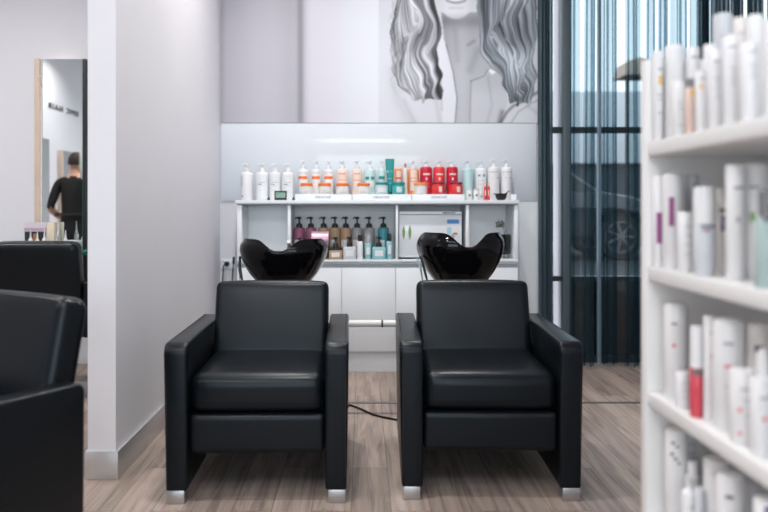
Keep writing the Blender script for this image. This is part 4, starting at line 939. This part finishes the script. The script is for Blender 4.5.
def car(label, x, y, col, sx=1):
    t = thing('parked_car', label, 'car', (x, y, .35), 0, 'cars parked outside')
    paint = mat('car_paint_'+label.split()[0], col, .22, metal=.5, coat=1)
    P = [(2.15, .35), (2.2, .6), (2.05, .78), (1.5, .95), (1.05, 1.02), (.45, 1.42), (.1, 1.5), (-1.2, 1.5), (-1.75, 1.3), (-2.1, 1.0), (-2.2, .6), (-2.15, .3), (-1.8, .3)]
    P += [(-1.35+.4*math.cos(a), .3+.4*math.sin(a)) for a in np.linspace(PI, 0, 9)]+[(1.35+.4*math.cos(a), .3+.4*math.sin(a)) for a in np.linspace(PI, 0, 9)]
    P = [(sx*a, c) for a, c in P]
    MB().prism(P, 'y', -.85, .85, bev=.09, seg=4).build('body', paint, t)
    for yy, nm in ((-.86, 'side_window'), (.845, 'side_window')):
        MB().prism([(sx*a, c) for a, c in ((.98, 1.02), (.45, 1.36), (.1, 1.42), (-1.1, 1.42), (-1.6, 1.24), (-1.75, 1.02))], 'y', yy, yy+.015, bev=.004).build(nm, mat('car_glass', (.02, .03, .035), .05), t)
    MB().box(min(sx*.3, sx*.36), max(sx*.3, sx*.36), -.862, -.845, 1.0, 1.4).build('pillar_trim', M_black, t, smooth=False)
    for wx in (-1.35, 1.35):
        for yy in (-.84, .62):
            o = MB().lathe([(0, 0), (.32, 0), (.34, .03), (.34, .19), (.32, .22), (0, .22)], 32, M=Matrix.Translation((sx*wx, yy+.22, .34)) @ Matrix.Rotation(PI/2, 4, 'X')).build('wheel', mat('tyre_rubber', (.012, .012, .013), .7), t)
            q = MB().lathe([(0, .005), (.05, .005), (.06, 0), (0, 0)], 16, M=Matrix.Translation((sx*wx, yy-.006, .34)) @ Matrix.Rotation(PI/2, 4, 'X'))
            for k in range(7):
                a = k*2*PI/7; q.tube([(sx*wx, yy-.006, .34), (sx*wx+.22*math.cos(a), yy-.006, .34+.22*math.sin(a))], [.03, .02], 6)
            q.tube([(sx*wx+.225*math.cos(a), yy-.004, .34+.225*math.sin(a)) for a in np.linspace(0, 2*PI, 25)], .014, 6); q.build('hubcap', mat('grey_alloy', (.12, .13, .14), .4, metal=.6), o)
    MB().box(min(sx*2.1, sx*2.17), max(sx*2.1, sx*2.17), -.8, -.45, .6, .72, bev=.03).build('headlamp', PAL['clear'], t)
car('dark blue car parked outside the window, nearest the glass', X(622, 11)-1.35, 11.9, (.012, .02, .028))
car('silver car parked outside behind the dark blue one', 8.3, 16.5, (.12, .14, .16), -1)

# ------------------------------------------------------------------ white product shelf on the right
SX = .688
t = thing('product_shelf', 'white product shelving unit filled with bottles at the right edge', 'shelf unit', (SX+.15, 1.35, 0))
y0, y1 = .86, 1.843
lbuild(MB().box(SX, SX+.30, y1-.036, y1, 0, 1.498, bev=.003), 'side_panel', M_white2, t)
lbuild(MB().box(SX, SX+.30, y0, y0+.036, 0, 1.498, bev=.003), 'side_panel', M_white2, t)
lbuild(MB().box(SX+.30, SX+.312, y0, y1, 0, 1.498), 'back_panel', M_white2, t, smooth=False)
SZ = []
for zb_ in (1.263, .963, .661, .361, .061):
    lbuild(MB().box(SX+.002, SX+.299, y0+.037, y1-.037, zb_, zb_+.033, bev=.002), 'shelf', M_white2, t); SZ.append(zb_+.0335)
def RS(sh, pa, pb, top, lb, row=0, kind='cyl', col='white', name='product_bottle', cat='bottle', group=None, dx=None, **k):
    """right-hand shelf: pa..pb limits seen in the photo, row 0 = front"""
    pc = (pa+pb)/2
    for _ in range(6):
        xx = SX+.012+row*.075+(dx or 0)
        Y = xx*FP/(pc-362); wd = (pb-pa)/FP*Y*.97; xx = SX+.010+row*.075+(dx or 0)+wd/2; Y = xx*FP/(pc-362)
    Y = min(Y, 1.805-wd/2)
    return product(name, lb, cat, xx, Y, SZ[sh], wd, max(.03, Z(top, Y)-SZ[sh]), kind=kind, col=col, group=group, rz=math.radians(20), **k)
GT = 'bottles on the top of the right shelf'
def txt(*rows, a=26, c='inkl'): return [(z, z+.018, a*(1-.25*(i % 2)), c, -18) for i, z in enumerate(rows)]
RS(0, 652.5, 663, 51, 'slim white bottle with a gold dot beside the end panel on the shelf top', kind='round', bands=[(.62, .72, 22, 'gold', -10), (.78, .8, 24, 'ink', -10)]+txt(.5, .45, .3), group=GT)
RS(0, 664.5, 683.5, 45, 'wide white bottle with rounded top, left part of the shelf top', row=.35, kind='dome', bands=txt(.5, .4), group=GT)
RS(0, 672.5, 684.5, 82, 'short white bottle standing in front of the wide rounded one', kind='cyl', bands=txt(.6, .5, .2), group=GT)
RS(0, 685.2, 695, 79, 'blush beige tube with a gold top and dark neck on the shelf top', kind='cyl', col='blush', cap=(.16, 'smoke', .8), bands=[(.82, .95, 40, 'gold')]+txt(.5, .4), group=GT)
RS(0, 686, 699.5, 48, 'white bottle behind the blush beige tube', row=.9, kind='cyl', bands=[(.88, .9, 60, 'inkl')], group=GT)
RS(0, 695.5, 706, 71, 'white bottle with a small gold mark right of the blush tube', kind='cyl', bands=[(.7, .78, 16, 'gold', -40), (.86, .875, 40, 'dgrey', -20)], group=GT)
RS(0, 703.5, 717, 45, 'white bottle with a dark cap line at the middle of the shelf top', row=.5, kind='cyl', bands=[(.86, .875, 50, 'ink')]+txt(.6, .55, .5, .4), group=GT)
RS(0, 708.5, 721, 50, 'white printed bottle in front, middle of the shelf top', kind='cyl', bands=[(.84, .855, 34, 'dgrey', -20)]+txt(.62, .56, .5, .44, .38), group=GT)
RS(0, 713, 732.5, 13.5, 'tallest left white bottle at the back of the shelf top', row=1.1, kind='dome', col='greyw', bands=[(.8, .81, 60, 'inkl')], group=GT)
RS(0, 723, 737.5, 36, 'white bottle with grey print, second from right in the front of the shelf top', kind='cyl', bands=[(.86, .875, 34, 'dgrey', -25)]+txt(.62, .56, .5, .44), group=GT)
RS(0, 733.5, 747, 18, 'tall white bottle behind, right part of the shelf top', row=.95, kind='cyl', col='ivory', bands=[(.85, .86, 60, 'inkl')], group=GT)
RS(0, 740, 758, 44, 'white bottle with a dark line, rightmost in the front of the shelf top', kind='cyl', bands=[(.88, .895, 30, 'dgrey', -25)]+txt(.7, .63, .56), group=GT)
RS(0, 746, 764, 15, 'tall rounded white bottle at the right end of the shelf top', row=.8, kind='dome', group=GT)
RS(0, 764.5, 782, 20, 'white bottle cut off by the right edge on the shelf top', row=.3, kind='cyl', bands=txt(.6, .5, c='ink'), group=GT)
GS = 'bottles on the second tier of the right shelf'
RS(1, 650.5, 661.5, 176, 'slim white bottle with a magenta label, nearest the end panel', kind='cyl', bands=[(.26, .6, 34, 'magenta', -25)], group=GS)
RS(1, 662.3, 683, 172.5, 'wide white bottle with a magenta strip label on the second tier', kind='round', bands=[(.44, .74, 15, 'magenta', -48)], group=GS, row=.15)
RS(1, 684, 695.5, 175, 'grey bottle with a dark stripe behind the short white one', row=1.1, kind='cyl', col='greyw', bands=[(.2, .9, 10, 'dgrey', -30)], group=GS)
RS(1, 677.5, 692.5, 212, 'short white printed bottle on the second tier', kind='cyl', bands=txt(.75, .6, .45, .3), group=GS)
RS(1, 693.2, 714.5, 187, 'white pump bottle with a clear collar and bluish white body', kind='cyl', col='greyw', cap=(.42, 'white', .98), bands=[(.93, .99, 60, 'ink'), (.86, .9, 20, 'magenta', -30)], group=GS)
RS(1, 716.5, 725.5, 188, 'slim ivory bottle with a purple mark in the gap of the second tier', row=.8, kind='cyl', col='ivory', bands=[(.5, .68, 40, 'purple'), (.72, .76, 60, 'dgrey')], group=GS)
RS(1, 725.8, 744.5, 165, 'tall white bottle, left one of the tall pair on the second tier', row=.25, kind='cyl', bands=[(.79, .81, 34, 'ink', -20), (.5, .55, 12, 'inkl', -30)], group=GS)
RS(1, 741, 768, 163, 'tall white bottle, right one of the tall pair on the second tier', row=.75, kind='dome', bands=[(.78, .8, 20, 'ink', -50), (.5, .58, 10, 'gleaf', -55)], group=GS)
RS(1, 755, 776, 190, 'bottle of pale green liquid with a smoky collar at the right edge', kind='cyl', col='green', cap=(.28, 'smoke', .7), bands=[(.95, .999, 60, 'dgrey')], group=GS)
GQ = 'bottles on the third tier of the right shelf'
RS(2, 664, 688, 302.5, 'white rounded bottle with small red marks, nearest the end panel on the third tier', kind='dome', bands=[(.78, .8, 12, 'dgrey', -50), (.55, .58, 8, 'redl', -52)], group=GQ, row=.15)
RS(2, 675.5, 689.5, 371.5, 'short white pot with faint print left of the red bottle', kind='cyl', bands=txt(.7, .5, .3), group=GQ)
RS(2, 689.8, 703.2, 326, 'spray bottle of clear red liquid with a white cap on the third tier', kind='cyl', col='redclear', cap=(.46, 'white', .92), bands=[(.86, .995, 80, 'smoke')], group=GQ)
RS(2, 703.6, 716, 315.5, 'slim white bottle with a red line right of the red spray bottle', row=.25, kind='cyl', bands=[(.83, .845, 40, 'dgrey'), (.6, .64, 34, 'redl')], group=GQ)
RS(2, 712.5, 744.5, 318, 'broad white bottle with a rounded top and red print on the third tier', row=.15, kind='dome', bands=[(.78, .795, 18, 'dgrey', -45), (.57, .595, 14, 'redl', -45), (.4, .41, 18, 'inkl', -40)], group=GQ)
RS(2, 729.5, 757, 369, 'squat white jar with red print in the front of the third tier', kind='cyl', bands=[(.45, .5, 7, 'redl', -60), (.14, .18, 7, 'redl', -60), (.75, .77, 30, 'ink', -30)]+txt(.6, .4), group=GQ)
RS(2, 746.5, 770, 322, 'ivory rounded bottle behind at the right edge of the third tier', row=.9, kind='dome', col='ivory', bands=[(.74, .8, 24, 'dgrey', -40)], group=GQ)
RS(2, 757, 769, 348, 'white nozzle spray bottle behind the rightmost jar of the third tier', row=.35, kind='slope', bands=[(.5, .6, 20, 'redl')], group=GQ)
RS(2, 750, 772, 377, 'white jar with a coral print at the right edge of the third tier', kind='cyl', bands=[(.75, .77, 34, 'dgrey', -20), (.47, .52, 10, 'redl', -30)], group=GQ)
GR = 'bottles on the fourth tier of the right shelf'
RS(3, 655.5, 668, 424, 'slim white bottle beside the end panel on the fourth tier', row=.9, kind='round', bands=txt(.8, .7), group=GR)
RS(3, 665, 688.5, 428, 'tall white bottle with dark script marks on the fourth tier', kind='dome', row=.2, bands=[(.86, .885, 9, 'dgrey', -60), (.83, .85, 8, 'dgrey', -40), (.74, .77, 9, 'dgrey', -65), (.7, .725, 9, 'dgrey', -48), (.66, .68, 8, 'dgrey', -32)], group=GR)
RS(3, 685.5, 700.5, 461.5, 'small pump bottle with a white top and grey collar on the fourth tier', row=.6, kind='cyl', col='white', cap=(.2, 'white', .7), bands=[(.85, .99, 80, 'greyw')], group=GR)
RS(3, 681.5, 695, 487, 'short white bottle at the bottom edge, in front of the small pump bottle', kind='slope', bands=txt(.7), group=GR)
RS(3, 694.5, 704.5, 488, 'short slim white bottle at the bottom edge of the photo', row=.2, kind='cyl', col='greyw', bands=txt(.7), group=GR)
RS(3, 703.5, 731, 459, 'wide white jar in the middle of the fourth tier', row=.5, kind='cyl', bands=[(.88, .89, 60, 'inkl')], group=GR)
RS(3, 716, 745, 473, 'wide white jar in front of another on the fourth tier', row=.15, kind='dome', bands=[(.8, .83, 16, 'dgrey', -50)], group=GR)
RS(3, 731, 760, 480, 'broad grey bottle behind at the right of the fourth tier', row=.9, kind='cyl', col='greyw', group=GR)
RS(3, 754, 776, 499, 'white tube with a purple ring print at the bottom right corner', kind='cyl', bands=[(.93, .97, 50, 'purple'), (.8, .84, 50, 'purple'), (.84, .93, 6, 'purple', -44)], group=GR)
